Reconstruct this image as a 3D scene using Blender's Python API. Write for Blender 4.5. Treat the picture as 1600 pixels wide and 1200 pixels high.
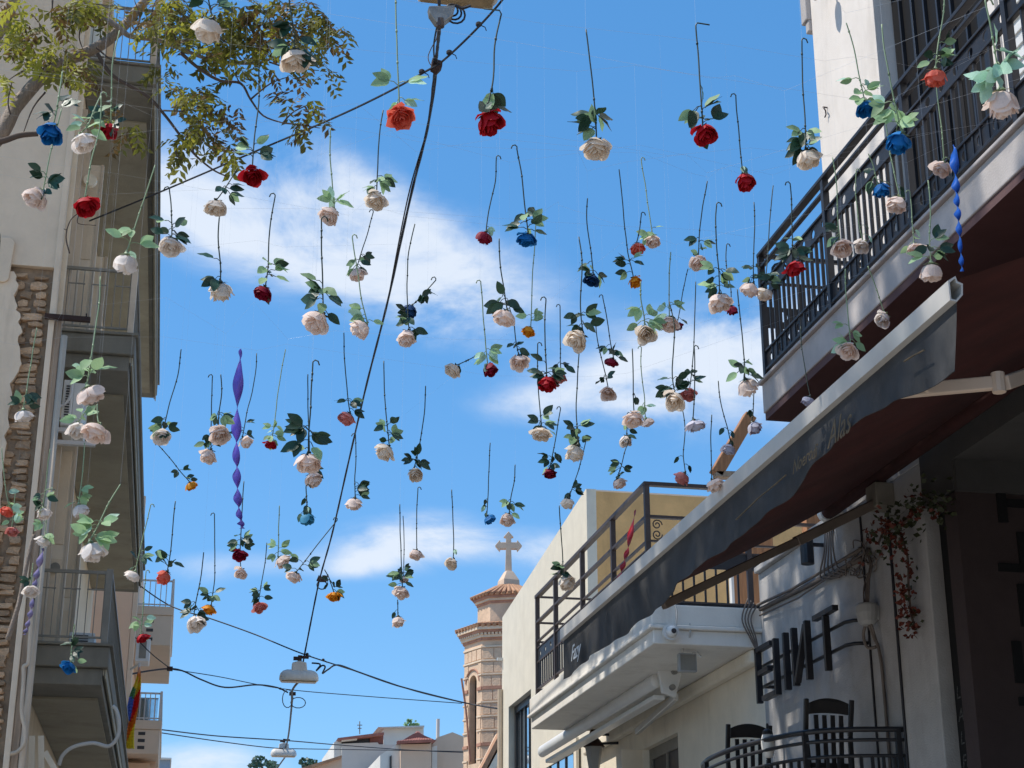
import bpy, bmesh, math, random
from mathutils import Vector, Matrix, noise

for _o in list(bpy.data.objects):
    bpy.data.objects.remove(_o)
scene = bpy.context.scene
COL = scene.collection
R = math.radians

# ---------------------------------------------------------------- camera
FPX = 2600.0                                   # focal length in pixels of the 1600 px wide photo
TH = math.atan2(950, FPX)                      # the camera looks up
YAW = math.atan2(555, FPX / math.cos(TH))      # and a little to the side of the street's axis
EYE = 1.6
cd = bpy.data.cameras.new('camera')
cam = bpy.data.objects.new('camera', cd)
COL.objects.link(cam)
cam.location = (0, 0, EYE)
cam.rotation_euler = (math.pi / 2 + TH, 0, -YAW)
cd.sensor_fit = 'HORIZONTAL'
cd.sensor_width = 36
cd.lens = 36 * FPX / 1600
cd.clip_start = 0.1
cd.clip_end = 2000
scene.camera = cam
scene.view_settings.view_transform = 'Standard'
scene.view_settings.look = 'None'
scene.view_settings.exposure = 0.85
scene.view_settings.gamma = 1
scene.view_settings.use_curve_mapping = False
scene.cycles.max_bounces = 8
scene.cycles.diffuse_bounces = 5
scene.cycles.transparent_max_bounces = 8


def ray(px, py):
    """direction of a surveyed point of the photo (1600 x 1200 pixels)"""
    x = (px - 800) / FPX
    u = (600 - py) / FPX
    up = u * math.cos(TH) + math.sin(TH)
    fw = math.cos(TH) - u * math.sin(TH)
    return Vector((fw * math.sin(YAW) + x * math.cos(YAW), fw * math.cos(YAW) - x * math.sin(YAW), up))


def on_x(px, py, X):
    r = ray(px, py)
    return r * (X / r.x) + Vector((0, 0, EYE))


def on_y(px, py, Y):
    r = ray(px, py)
    return r * (Y / r.y) + Vector((0, 0, EYE))


def on_z(px, py, Z):
    r = ray(px, py)
    return r * ((Z - EYE) / r.z) + Vector((0, 0, EYE))


def proj(p):
    X, Y, Z = p[0], p[1], p[2] - EYE
    fw = X * math.sin(YAW) + Y * math.cos(YAW)
    x = X * math.cos(YAW) - Y * math.sin(YAW)
    d = fw * math.cos(TH) + Z * math.sin(TH)
    u = Z * math.cos(TH) - fw * math.sin(TH)
    if d < 0.01:
        return (-9999, -9999)
    return (800 + FPX * x / d, 600 - FPX * u / d)


# ---------------------------------------------------------------- sky and sun
SUN = Vector((-0.53, 0.07, 0.845)).normalized()
world = bpy.data.worlds.new('World')
scene.world = world
world.use_nodes = True
wt = world.node_tree
wt.nodes.clear()


def wn(kind, **kw):
    n = wt.nodes.new(kind)
    for k, v in kw.items():
        setattr(n, k, v)
    return n


def wmath(op, a, b=None, clamp=False):
    n = wn('ShaderNodeMath', operation=op, use_clamp=clamp)
    for i, s in enumerate((a, b)):
        if s is None:
            continue
        if isinstance(s, (int, float)):
            n.inputs[i].default_value = s
        else:
            wt.links.new(s, n.inputs[i])
    return n.outputs[0]


sky = wn('ShaderNodeTexSky', sky_type='NISHITA', sun_disc=False)
sky.sun_elevation = math.asin(SUN.z)
sky.sun_rotation = math.atan2(SUN.x, SUN.y)
sky.altitude = 100
sky.air_density = 1.0
sky.dust_density = 0.25
sky.ozone_density = 3.0
hs = wn('ShaderNodeHueSaturation')
hs.inputs['Hue'].default_value = 0.497
hs.inputs['Saturation'].default_value = 1.30
hs.inputs['Value'].default_value = 1.0
wt.links.new(sky.outputs[0], hs.inputs['Color'])
gm = wn('ShaderNodeGamma')                     # evens out the zenith-to-horizon range, as the hazy photo shows it
gm.inputs['Gamma'].default_value = 0.58
wt.links.new(hs.outputs[0], gm.inputs['Color'])
tint = wn('ShaderNodeMix', data_type='RGBA', blend_type='MULTIPLY')
tint.inputs['Factor'].default_value = 1.0
tint.inputs['B'].default_value = (1.06, 1.54, 2.05, 1)
wt.links.new(gm.outputs[0], tint.inputs['A'])
tc = wn('ShaderNodeTexCoord')
sep = wn('ShaderNodeSeparateXYZ')
wt.links.new(tc.outputs['Generated'], sep.inputs[0])
az = wmath('ARCTAN2', sep.outputs[0], sep.outputs[1])
el = wmath('ARCSINE', sep.outputs[2])
mp = wn('ShaderNodeMapping')
mp.inputs['Scale'].default_value = (1.0, 1.0, 2.0)
wt.links.new(tc.outputs['Generated'], mp.inputs[0])
nz = wn('ShaderNodeTexNoise')
nz.inputs['Scale'].default_value = 9.0
nz.inputs['Detail'].default_value = 9.0
nz.inputs['Roughness'].default_value = 0.62
nz.inputs['Distortion'].default_value = 0.5
wt.links.new(mp.outputs[0], nz.inputs['Vector'])
nz2 = wn('ShaderNodeTexNoise')
nz2.inputs['Scale'].default_value = 3.2
nz2.inputs['Detail'].default_value = 5.0
wt.links.new(mp.outputs[0], nz2.inputs['Vector'])


def az_el(px, py):
    r = ray(px, py).normalized()
    return math.atan2(r.x, r.y), math.asin(r.z)


# cloud banks: bearing/elevation of the middle (surveyed), half sizes in pixels of the photo, tilt, weight
CLOUDS = [(400, 330, 160, 85, 0.15, 0.95), (560, 385, 210, 95, 0.35, 0.95), (690, 440, 110, 80, 0.3, 0.6), (300, 285, 110, 60, 0.1, 0.7),
          (530, 275, 110, 45, 0.4, 0.5), (1130, 560, 150, 80, -0.35, 1.15), (1010, 590, 160, 50, -0.25, 0.8), (860, 625, 130, 34, -0.1, 0.55),
          (860, 470, 130, 70, 0.2, 0.36), (640, 848, 105, 40, -0.1, 1.0), (735, 842, 90, 26, 0.1, 0.65), (855, 865, 60, 36, -0.2, 0.8),
          (570, 880, 50, 16, -0.3, 0.55), (310, 1195, 110, 34, 0.0, 1.0), (400, 880, 110, 24, 0.0, 0.32), (300, 895, 60, 26, 0.0, 0.3),
          (1350, 560, 160, 90, -0.3, 0.9), (-260, 420, 300, 90, 0.2, 0.8), (2100, 500, 350, 120, 0.0, 0.7), (900, -700, 400, 120, 0.3, 0.5),
          (-900, 200, 300, 120, -0.2, 0.6), (3300, 300, 500, 140, 0.1, 0.7), (5200, 200, 500, 120, 0.1, 0.7)]
total = None
for (cx, cy, rx, ry, rot, wgt) in CLOUDS:
    a0, e0 = az_el(cx, cy)
    ce = math.cos(e0)
    da = wmath('MULTIPLY', wmath('SUBTRACT', az, a0), ce)
    de = wmath('SUBTRACT', el, e0)
    c, s = math.cos(rot), math.sin(rot)
    u = wmath('MULTIPLY', wmath('SUBTRACT', wmath('MULTIPLY', da, c), wmath('MULTIPLY', de, s)), FPX / rx)
    v = wmath('MULTIPLY', wmath('ADD', wmath('MULTIPLY', da, s), wmath('MULTIPLY', de, c)), FPX / ry)
    q = wmath('ADD', wmath('MULTIPLY', u, u), wmath('MULTIPLY', v, v))
    g = wmath('MULTIPLY', wmath('EXPONENT', wmath('MULTIPLY', q, -0.8)), wgt)
    total = g if total is None else wmath('ADD', total, g)
total = wmath('MINIMUM', total, 1.15)
nn = wmath('ADD', wmath('MULTIPLY', wmath('SUBTRACT', nz.outputs['Fac'], 0.5), 4.2), wmath('MULTIPLY', wmath('SUBTRACT', nz2.outputs['Fac'], 0.5), 1.6))
dens = wmath('MULTIPLY', wmath('ADD', wmath('MULTIPLY', total, wmath('ADD', nn, 1.25)), -0.24), 1.0)
mr = wn('ShaderNodeMapRange', interpolation_type='SMOOTHSTEP')
mr.inputs['From Min'].default_value = 0.0
mr.inputs['From Max'].default_value = 1.45
mr.inputs['To Max'].default_value = 0.86
wt.links.new(dens, mr.inputs['Value'])
mx = wn('ShaderNodeMix', data_type='RGBA')
mx.inputs['B'].default_value = (4.9, 5.25, 5.75, 1)
wt.links.new(mr.outputs[0], mx.inputs['Factor'])
wt.links.new(tint.outputs['Result'], mx.inputs['A'])
bg = wn('ShaderNodeBackground')
bg.inputs['Strength'].default_value = 0.098
wt.links.new(mx.outputs['Result'], bg.inputs['Color'])
wo = wn('ShaderNodeOutputWorld')
wt.links.new(bg.outputs[0], wo.inputs['Surface'])

ld = bpy.data.lights.new('sun', 'SUN')
ld.energy = 2.9
ld.angle = R(0.53)
ld.color = (1.0, 0.935, 0.84)
lo = bpy.data.objects.new('sun', ld)
COL.objects.link(lo)
lo.location = SUN * 60
lo.rotation_euler = SUN.to_track_quat('Z', 'Y').to_euler()

# ---------------------------------------------------------------- materials
MATS = {}


def pmat(name, col, rough=0.8, var=0.12, scale=3.0, bump=0.15, bscale=70, metal=0.0, col2=None, stain=0.0, trans=0.0, rnd=0.0, spec=0.4, streak=False, alpha=1.0):
    if name in MATS:
        return MATS[name]
    m = bpy.data.materials.new(name)
    m.use_nodes = True
    t = m.node_tree
    b = t.nodes['Principled BSDF']
    out = t.nodes['Material Output']
    b.inputs['Roughness'].default_value = rough
    b.inputs['Metallic'].default_value = metal
    b.inputs['Specular IOR Level'].default_value = spec
    tcn = t.nodes.new('ShaderNodeTexCoord')
    n1 = t.nodes.new('ShaderNodeTexNoise')
    n1.inputs['Scale'].default_value = scale
    n1.inputs['Detail'].default_value = 8
    n1.inputs['Roughness'].default_value = 0.65
    mpn = t.nodes.new('ShaderNodeMapping')
    if streak:
        mpn.inputs['Scale'].default_value = (4, 4, 0.35)
    t.links.new(tcn.outputs['Object'], mpn.inputs[0])
    t.links.new(mpn.outputs[0], n1.inputs['Vector'])
    ramp = t.nodes.new('ShaderNodeValToRGB')
    ramp.color_ramp.elements[0].position = 0.3
    ramp.color_ramp.elements[1].position = 0.7
    c2 = col2 or tuple(c * (1 - 2 * var) for c in col)
    ramp.color_ramp.elements[0].color = (*c2, 1)
    ramp.color_ramp.elements[1].color = (*[min(1, c * (1 + var * 0.5)) for c in col], 1)
    t.links.new(n1.outputs['Fac'], ramp.inputs[0])
    cout = ramp.outputs[0]
    if stain:
        n3 = t.nodes.new('ShaderNodeTexNoise')
        n3.inputs['Scale'].default_value = scale * 0.35
        n3.inputs['Detail'].default_value = 10
        n3.inputs['Roughness'].default_value = 0.7
        mp3 = t.nodes.new('ShaderNodeMapping')
        mp3.inputs['Scale'].default_value = (3, 3, 0.6)
        t.links.new(tcn.outputs['Object'], mp3.inputs[0])
        t.links.new(mp3.outputs[0], n3.inputs['Vector'])
        r3 = t.nodes.new('ShaderNodeMapRange')
        r3.inputs['From Min'].default_value = 0.52
        r3.inputs['From Max'].default_value = 0.75
        r3.inputs['To Max'].default_value = stain
        t.links.new(n3.outputs['Fac'], r3.inputs['Value'])
        mxs = t.nodes.new('ShaderNodeMix')
        mxs.data_type = 'RGBA'
        mxs.inputs['B'].default_value = (col[0] * 0.42, col[1] * 0.38, col[2] * 0.33, 1)
        t.links.new(r3.outputs[0], mxs.inputs['Factor'])
        t.links.new(cout, mxs.inputs['A'])
        cout = mxs.outputs['Result']
    if rnd:
        oi = t.nodes.new('ShaderNodeObjectInfo')
        h = t.nodes.new('ShaderNodeHueSaturation')
        mrn = t.nodes.new('ShaderNodeMapRange')
        mrn.inputs['To Min'].default_value = 1 - rnd
        mrn.inputs['To Max'].default_value = 1 + rnd
        t.links.new(oi.outputs['Random'], mrn.inputs['Value'])
        t.links.new(mrn.outputs[0], h.inputs['Value'])
        t.links.new(cout, h.inputs['Color'])
        cout = h.outputs[0]
    t.links.new(cout, b.inputs['Base Color'])
    if bump:
        n2 = t.nodes.new('ShaderNodeTexNoise')
        n2.inputs['Scale'].default_value = bscale
        n2.inputs['Detail'].default_value = 6
        t.links.new(tcn.outputs['Object'], n2.inputs['Vector'])
        bn = t.nodes.new('ShaderNodeBump')
        bn.inputs['Strength'].default_value = bump
        bn.inputs['Distance'].default_value = 0.02
        t.links.new(n2.outputs['Fac'], bn.inputs['Height'])
        t.links.new(bn.outputs[0], b.inputs['Normal'])
    if trans:
        tr = t.nodes.new('ShaderNodeBsdfTranslucent')
        t.links.new(cout, tr.inputs['Color'])
        ms = t.nodes.new('ShaderNodeMixShader')
        ms.inputs[0].default_value = trans
        t.links.new(b.outputs[0], ms.inputs[1])
        t.links.new(tr.outputs[0], ms.inputs[2])
        t.links.new(ms.outputs[0], out.inputs['Surface'])
    MATS[name] = m
    return m


M = {}
M['plaster_white'] = pmat('plaster_white', (0.72, 0.665, 0.61), var=0.05, stain=0.35, scale=2.2)
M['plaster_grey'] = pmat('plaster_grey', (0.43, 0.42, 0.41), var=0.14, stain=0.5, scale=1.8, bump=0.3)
M['plaster_cream'] = pmat('plaster_cream', (0.80, 0.72, 0.58), var=0.05, stain=0.25)
M['plaster_old'] = pmat('plaster_old', (0.78, 0.63, 0.47), var=0.09, stain=0.8, scale=1.3, bump=0.3, bscale=25)
M['ledge_white'] = pmat('ledge_white', (0.78, 0.75, 0.69), var=0.05, stain=0.45, scale=2.5)
M['slab_grey'] = pmat('slab_grey', (0.45, 0.415, 0.395), var=0.1, stain=0.4)
M['soffit_red'] = pmat('soffit_red', (0.115, 0.062, 0.06), var=0.1, bump=0.05)
M['soffit_green'] = pmat('soffit_green', (0.38, 0.345, 0.26), var=0.12, stain=0.7, scale=1.2)
M['balcony_fascia'] = pmat('balcony_fascia', (0.225, 0.212, 0.175), var=0.13, stain=0.5, scale=2)
M['facade_beige'] = pmat('facade_beige', (0.76, 0.62, 0.45), var=0.06, stain=0.3)
M['shutter_cream'] = pmat('shutter_cream', (0.80, 0.68, 0.52), rough=0.5, var=0.05, bump=0.03)
M['iron_black'] = pmat('iron_black', (0.022, 0.022, 0.026), rough=0.42, var=0.2, bump=0.05, spec=0.5)
M['arm_brown'] = pmat('arm_brown', (0.22, 0.18, 0.15), rough=0.5, var=0.15, bump=0.05)
M['iron_brown'] = pmat('iron_brown', (0.075, 0.055, 0.05), rough=0.5, var=0.2, bump=0.05)
M['iron_grey'] = pmat('iron_grey', (0.25, 0.23, 0.19), rough=0.5, var=0.15, bump=0.05)
M['rail_white'] = pmat('rail_white', (0.62, 0.60, 0.58), rough=0.45, var=0.06, bump=0.02)
M['arm_beige'] = pmat('arm_beige', (0.58, 0.46, 0.36), rough=0.5, var=0.06, bump=0.03)
M['alu'] = pmat('alu', (0.66, 0.63, 0.58), rough=0.38, var=0.06, metal=0.35, bump=0.03)
M['valance'] = pmat('valance', (0.05, 0.05, 0.051), rough=0.85, var=0.25, scale=4, bump=0.2, bscale=300, trans=0.03)
M['canopy_red'] = pmat('canopy_red', (0.055, 0.013, 0.011), rough=0.9, var=0.2, bump=0.1, bscale=300, trans=0.05)
M['hem'] = pmat('hem', (0.3, 0.29, 0.27), rough=0.9)
M['gold_print'] = pmat('gold_print', (0.14, 0.10, 0.055), rough=0.7, var=0.3, scale=20, bump=0)
M['white_print'] = pmat('white_print', (0.6, 0.63, 0.65), rough=0.7, var=0.1, bump=0)
M['chalk'] = pmat('chalk', (0.10, 0.10, 0.10), rough=0.9, var=0.5, scale=60, bump=0)
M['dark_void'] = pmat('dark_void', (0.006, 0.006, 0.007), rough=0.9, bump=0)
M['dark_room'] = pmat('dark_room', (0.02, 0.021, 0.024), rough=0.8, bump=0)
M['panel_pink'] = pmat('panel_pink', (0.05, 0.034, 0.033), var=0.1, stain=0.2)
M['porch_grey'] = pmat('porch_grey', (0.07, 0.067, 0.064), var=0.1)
M['door_dark'] = pmat('door_dark', (0.007, 0.007, 0.008), rough=0.7, bump=0.02, spec=0.15)
M['ochre'] = pmat('ochre', (0.72, 0.44, 0.185), var=0.12, scale=2.5, stain=0.35, bump=0.3, bscale=30)
M['gable_cream'] = pmat('gable_cream', (0.73, 0.685, 0.575), var=0.05, stain=0.12)
M['glass_sky'] = pmat('glass_sky', (0.62, 0.70, 0.76), rough=0.04, var=0.04, bump=0, spec=1.0, metal=0.95)
M['glass_sky'].node_tree.nodes['Principled BSDF'].inputs['IOR'].default_value = 2.3
M['frame_dark'] = pmat('frame_dark', (0.05, 0.045, 0.045), rough=0.4, bump=0)
M['wood_orange'] = pmat('wood_orange', (0.40, 0.19, 0.085), rough=0.6, var=0.2, scale=8, streak=True)
M['wood_old'] = pmat('wood_old', (0.42, 0.31, 0.22), rough=0.85, var=0.22, scale=6, streak=True, bump=0.3)
M['wood_black'] = pmat('wood_black', (0.018, 0.017, 0.018), rough=0.4, var=0.2, bump=0.05)
M['rust'] = pmat('rust', (0.06, 0.03, 0.022), rough=0.8, var=0.3)
M['stone'] = pmat('stone', (0.55, 0.37, 0.23), rough=0.9, var=0.2, scale=9, bump=0.6, bscale=22, rnd=0.38)
M['mortar'] = pmat('mortar', (0.36, 0.26, 0.175), rough=0.95, var=0.22, scale=7, bump=0.8, bscale=18)
M['tower_stone'] = pmat('tower_stone', (0.72, 0.51, 0.345), rough=0.9, var=0.14, scale=2.2, bump=0.6, bscale=7)
M['tower_band'] = pmat('tower_band', (0.74, 0.58, 0.42), rough=0.9, var=0.1)
M['tower_brick'] = pmat('tower_brick', (0.48, 0.25, 0.17), rough=0.9, var=0.16, scale=5)
M['roof_tile'] = pmat('roof_tile', (0.46, 0.25, 0.14), rough=0.85, var=0.22, scale=5)
M['roof_red'] = pmat('roof_red', (0.32, 0.13, 0.10), rough=0.85, var=0.15, scale=2)
M['cross_stone'] = pmat('cross_stone', (0.64, 0.47, 0.34), var=0.1)
M['far_white'] = pmat('far_white', (0.70, 0.66, 0.59), var=0.07, scale=0.6, stain=0.15)
M['far_grey'] = pmat('far_grey', (0.56, 0.52, 0.47), var=0.08, scale=0.5, stain=0.25)
M['far_peach'] = pmat('far_peach', (0.60, 0.44, 0.32), var=0.05, scale=0.5, stain=0.2)
M['far_blue'] = pmat('far_blue', (0.25, 0.30, 0.36), var=0.08, scale=0.5)
M['peach_wall'] = pmat('peach_wall', (0.78, 0.55, 0.39), var=0.05, scale=1, stain=0.25)
M['peach_slab'] = pmat('peach_slab', (0.72, 0.57, 0.43), var=0.05, scale=1, stain=0.15)
M['pale_paint'] = pmat('pale_paint', (0.62, 0.51, 0.39), rough=0.7, var=0.1, stain=0.5)
M['white_plastic'] = pmat('white_plastic', (0.72, 0.71, 0.68), rough=0.4, var=0.06, bump=0.02)
M['grey_plastic'] = pmat('grey_plastic', (0.34, 0.34, 0.33), rough=0.5, var=0.06, bump=0.02)
M['lamp_body'] = pmat('lamp_body', (0.72, 0.69, 0.63), rough=0.45, var=0.1, scale=5, stain=0.5, bump=0.05)
M['lamp_lens'] = pmat('lamp_lens', (0.40, 0.29, 0.15), rough=0.3, var=0.25, scale=9, bump=0)
M['galv'] = pmat('galv', (0.30, 0.29, 0.27), rough=0.5, metal=0.6, var=0.2, scale=12)
M['cable'] = pmat('cable', (0.018, 0.018, 0.024), rough=0.6, var=0.1, bump=0)
M['cable_white'] = pmat('cable_white', (0.55, 0.53, 0.49), rough=0.6, var=0.1, bump=0)
M['cable_brown'] = pmat('cable_brown', (0.17, 0.14, 0.12), rough=0.7, var=0.2, bump=0)
M['nylon'] = pmat('nylon', (0.5, 0.53, 0.56), rough=0.4, var=0.02, bump=0)
M['bark'] = pmat('bark', (0.30, 0.235, 0.185), rough=0.9, var=0.22, scale=14, bump=0.6, bscale=60, streak=True)
M['twig'] = pmat('twig', (0.10, 0.07, 0.055), rough=0.85, var=0.2, bump=0.1)
M['foliage_a'] = pmat('foliage_a', (0.18, 0.18, 0.04), rough=0.55, var=0.3, scale=3, bump=0, trans=0.42)
M['foliage_b'] = pmat('foliage_b', (0.16, 0.105, 0.04), rough=0.55, var=0.3, scale=3, bump=0, trans=0.38)
M['foliage_c'] = pmat('foliage_c', (0.36, 0.36, 0.05), rough=0.55, var=0.25, scale=3, bump=0, trans=0.5)
M['bougain_leaf'] = pmat('bougain_leaf', (0.05, 0.06, 0.025), rough=0.6, bump=0, trans=0.2)
M['bougain_flower'] = pmat('bougain_flower', (0.15, 0.034, 0.02), rough=0.6, bump=0, trans=0.15)
M['leaf_dark'] = pmat('leaf_dark', (0.026, 0.07, 0.04), rough=0.42, var=0.2, scale=30, bump=0.1, rnd=0.35, trans=0.1)
M['leaf_pale'] = pmat('leaf_pale', (0.36, 0.54, 0.28), rough=0.6, var=0.12, scale=30, bump=0.1, rnd=0.3, trans=0.4)
M['leaf_mint'] = pmat('leaf_mint', (0.42, 0.64, 0.48), rough=0.6, var=0.12, scale=30, bump=0.1, rnd=0.2, trans=0.25)
M['stem_dark'] = pmat('stem_dark', (0.035, 0.055, 0.04), rough=0.5, bump=0)
M['stem_pale'] = pmat('stem_pale', (0.25, 0.34, 0.19), rough=0.5, bump=0)
PET = {
    'c': ('petal_cream', (0.87, 0.77, 0.66), 0.4), 'w': ('petal_white', (0.88, 0.81, 0.75), 0.38), 'p': ('petal_blush', (0.88, 0.74, 0.66), 0.4),
    'r': ('petal_red', (0.46, 0.012, 0.022), 0.22), 'd': ('petal_crimson', (0.24, 0.006, 0.028), 0.2), 'o': ('petal_coral', (0.80, 0.17, 0.11), 0.3),
    'k': ('petal_pink', (0.68, 0.26, 0.23), 0.3), 'y': ('petal_amber', (0.80, 0.33, 0.02), 0.3), 'b': ('petal_blue', (0.012, 0.17, 0.46), 0.2),
    'n': ('petal_navy', (0.010, 0.05, 0.15), 0.15), 'a': ('petal_aqua', (0.06, 0.30, 0.48), 0.25), 'g': ('petal_lilac', (0.60, 0.58, 0.66), 0.3)}
for k, (nm, c, tr) in PET.items():
    M['pet_' + k] = pmat(nm, c, rough=0.62, var=0.07, scale=18, bump=0.08, bscale=140, trans=tr, rnd=0.08, spec=0.25)
M['street'] = pmat('street', (0.30, 0.285, 0.265), rough=0.9, var=0.12, scale=1.5, bump=0.3)
M['paving'] = pmat('paving', (0.45, 0.41, 0.36), rough=0.9, var=0.12, scale=1.5, bump=0.3)


def sat_mat(name, col, trans):
    return pmat(name, col, rough=0.3, var=0.12, scale=12, bump=0.03, trans=trans, spec=0.6)


M['ribbon_violet'] = sat_mat('ribbon_violet', (0.27, 0.19, 0.78), 0.42)
M['ribbon_lilac'] = sat_mat('ribbon_lilac', (0.36, 0.30, 0.52), 0.3)
M['ribbon_blue'] = sat_mat('ribbon_blue', (0.04, 0.2, 0.75), 0.35)
M['ribbon_red'] = sat_mat('ribbon_red', (0.45, 0.015, 0.03), 0.25)
for i, c in enumerate([(0.85, 0.08, 0.06), (0.92, 0.36, 0.05), (0.92, 0.76, 0.08), (0.10, 0.34, 0.15), (0.10, 0.2, 0.68), (0.36, 0.12, 0.5)]):
    M['flag_%d' % i] = pmat('flag_cloth_%d' % i, c, rough=0.8, var=0.05, bump=0.05, trans=0.5)


# ---------------------------------------------------------------- mesh building
BASE = {}


class MB:
    def __init__(self):
        self.v = []
        self.f = []

    def box(self, x0, x1, y0, y1, z0, z1):
        n = len(self.v)
        self.v += [(x0, y0, z0), (x1, y0, z0), (x1, y1, z0), (x0, y1, z0), (x0, y0, z1), (x1, y0, z1), (x1, y1, z1), (x0, y1, z1)]
        self.f += [tuple(n + i for i in q) for q in ((0, 3, 2, 1), (4, 5, 6, 7), (0, 1, 5, 4), (1, 2, 6, 5), (2, 3, 7, 6), (3, 0, 4, 7))]
        return self

    def poly(self, pts):
        n = len(self.v)
        self.v += [tuple(p) for p in pts]
        self.f.append(tuple(range(n, n + len(pts))))
        return self

    def prism(self, pts, vec):
        vec = Vector(vec)
        n = len(self.v)
        k = len(pts)
        self.v += [tuple(p) for p in pts] + [tuple(Vector(p) + vec) for p in pts]
        self.f.append(tuple(range(n + k - 1, n - 1, -1)))
        self.f.append(tuple(range(n + k, n + 2 * k)))
        for i in range(k):
            j = (i + 1) % k
            self.f.append((n + i, n + j, n + k + j, n + k + i))
        return self

    def beam(self, p, q, w, h, up=(0, 0, 1)):
        p, q, up = Vector(p), Vector(q), Vector(up)
        d = (q - p).normalized()
        s = d.cross(up)
        if s.length < 1e-4:
            s = d.cross(Vector((1, 0, 0)))
        s.normalize()
        u = s.cross(d).normalized()
        a = [p + s * (w / 2 * i) + u * (h / 2 * j) for i, j in ((-1, -1), (1, -1), (1, 1), (-1, 1))]
        return self.prism(a, q - p)

    def tube(self, pts, r, n=6, caps=True):
        pts = [Vector(p) for p in pts]
        rs = r if isinstance(r, (list, tuple)) else [r] * len(pts)
        base = len(self.v)
        nrm = None
        for i, p in enumerate(pts):
            a = pts[max(i - 1, 0)]
            b = pts[min(i + 1, len(pts) - 1)]
            d = (b - a)
            if d.length < 1e-9:
                d = Vector((0, 0, 1))
            d.normalize()
            if nrm is None:
                nrm = d.orthogonal().normalized()
            else:
                nrm = (nrm - d * nrm.dot(d))
                nrm = nrm.normalized() if nrm.length > 1e-6 else d.orthogonal().normalized()
            bn = d.cross(nrm)
            for k in range(n):
                t = 2 * math.pi * k / n
                self.v.append(tuple(p + (nrm * math.cos(t) + bn * math.sin(t)) * rs[i]))
        for i in range(len(pts) - 1):
            for k in range(n):
                k2 = (k + 1) % n
                self.f.append((base + i * n + k, base + i * n + k2, base + (i + 1) * n + k2, base + (i + 1) * n + k))
        if caps:
            self.f.append(tuple(base + k for k in range(n - 1, -1, -1)))
            e = base + (len(pts) - 1) * n
            self.f.append(tuple(e + k for k in range(n)))
        return self

    def lathe(self, c, prof, n=16, axis=(0, 0, 1), rot0=0.0, sx=1.0, sy=1.0):
        c, ax = Vector(c), Vector(axis).normalized()
        u = Vector((1, 0, 0)) if abs(ax.x) < 0.9 else Vector((0, 1, 0))
        u = (u - ax * u.dot(ax)).normalized()
        w = ax.cross(u)
        base = len(self.v)
        for (r, h) in prof:
            for k in range(n):
                t = rot0 + 2 * math.pi * k / n
                self.v.append(tuple(c + ax * h + u * (r * math.cos(t) * sx) + w * (r * math.sin(t) * sy)))
        for i in range(len(prof) - 1):
            for k in range(n):
                k2 = (k + 1) % n
                self.f.append((base + i * n + k, base + i * n + k2, base + (i + 1) * n + k2, base + (i + 1) * n + k))
        self.f.append(tuple(base + k for k in range(n - 1, -1, -1)))
        e = base + (len(prof) - 1) * n
        self.f.append(tuple(e + k for k in range(n)))
        return self

    def grid(self, nu, nv, fn):
        n = len(self.v)
        for i in range(nu + 1):
            for j in range(nv + 1):
                self.v.append(tuple(fn(i / nu, j / nv)))
        for i in range(nu):
            for j in range(nv):
                a = n + i * (nv + 1) + j
                self.f.append((a, a + 1, a + nv + 2, a + nv + 1))
        return self

    def holes(self, fn, s0, s1, z0, z1, pitch, rad):
        """a flat strip pierced by a row of round holes; fn maps (along, up) to a point"""
        cnt = max(1, int(round((s1 - s0) / pitch)))
        w = (s1 - s0) / cnt
        zc = (z0 + z1) / 2
        hh = (z1 - z0) / 2
        for i in range(cnt):
            sc = s0 + w * (i + 0.5)
            n = len(self.v)
            K = 16
            for k in range(K):
                t = 2 * math.pi * k / K
                c, s = math.cos(t), math.sin(t)
                q = max(abs(c), abs(s))
                self.v.append(tuple(fn(sc + c / q * w / 2, zc + s / q * hh)))
            for k in range(K):
                t = 2 * math.pi * k / K
                self.v.append(tuple(fn(sc + math.cos(t) * rad, zc + math.sin(t) * rad)))
            for k in range(K):
                k2 = (k + 1) % K
                self.f.append((n + k, n + k2, n + K + k2, n + K + k))
        return self

    def mesh(self, name, mat, base=(0, 0, 0), smooth=False):
        me = bpy.data.meshes.new(name)
        b = Vector(base)
        me.from_pydata([tuple(Vector(p) - b) for p in self.v], [], self.f)
        if mat is not None:
            me.materials.append(M[mat] if isinstance(mat, str) else mat)
        if smooth:
            me.polygons.foreach_set('use_smooth', [True] * len(me.polygons))
        me.update()
        return me

    def build(self, name, mat, parent=None, smooth=False, bevel=0.0, solid=0.0, loc=None):
        if parent is not None:
            base = BASE[parent.name]
        else:
            base = Vector(loc) if loc is not None else Vector((0, 0, 0))
        me = self.mesh(name, mat, base, smooth)
        o = bpy.data.objects.new(name, me)
        COL.objects.link(o)
        if parent is not None:
            o.parent = parent
        else:
            o.location = base
        BASE[o.name] = Vector(base)
        if solid:
            s = o.modifiers.new('thickness', 'SOLIDIFY')
            s.thickness = solid
            s.offset = 0
        if bevel:
            bv = o.modifiers.new('edge', 'BEVEL')
            bv.width = bevel
            bv.segments = 2
            bv.limit_method = 'ANGLE'
        return o


def tag(o, label, cat, group=None, kind=None):
    if label:
        o['label'] = label
    if cat:
        o['category'] = cat
    if group:
        o['group'] = group
    if kind:
        o['kind'] = kind
    return o


def thing(name, label, cat, loc=(0, 0, 0), group=None):
    o = bpy.data.objects.new(name, None)
    COL.objects.link(o)
    o.location = loc
    o.empty_display_size = 0.2
    BASE[o.name] = Vector(loc)
    return tag(o, label, cat, group)


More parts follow.
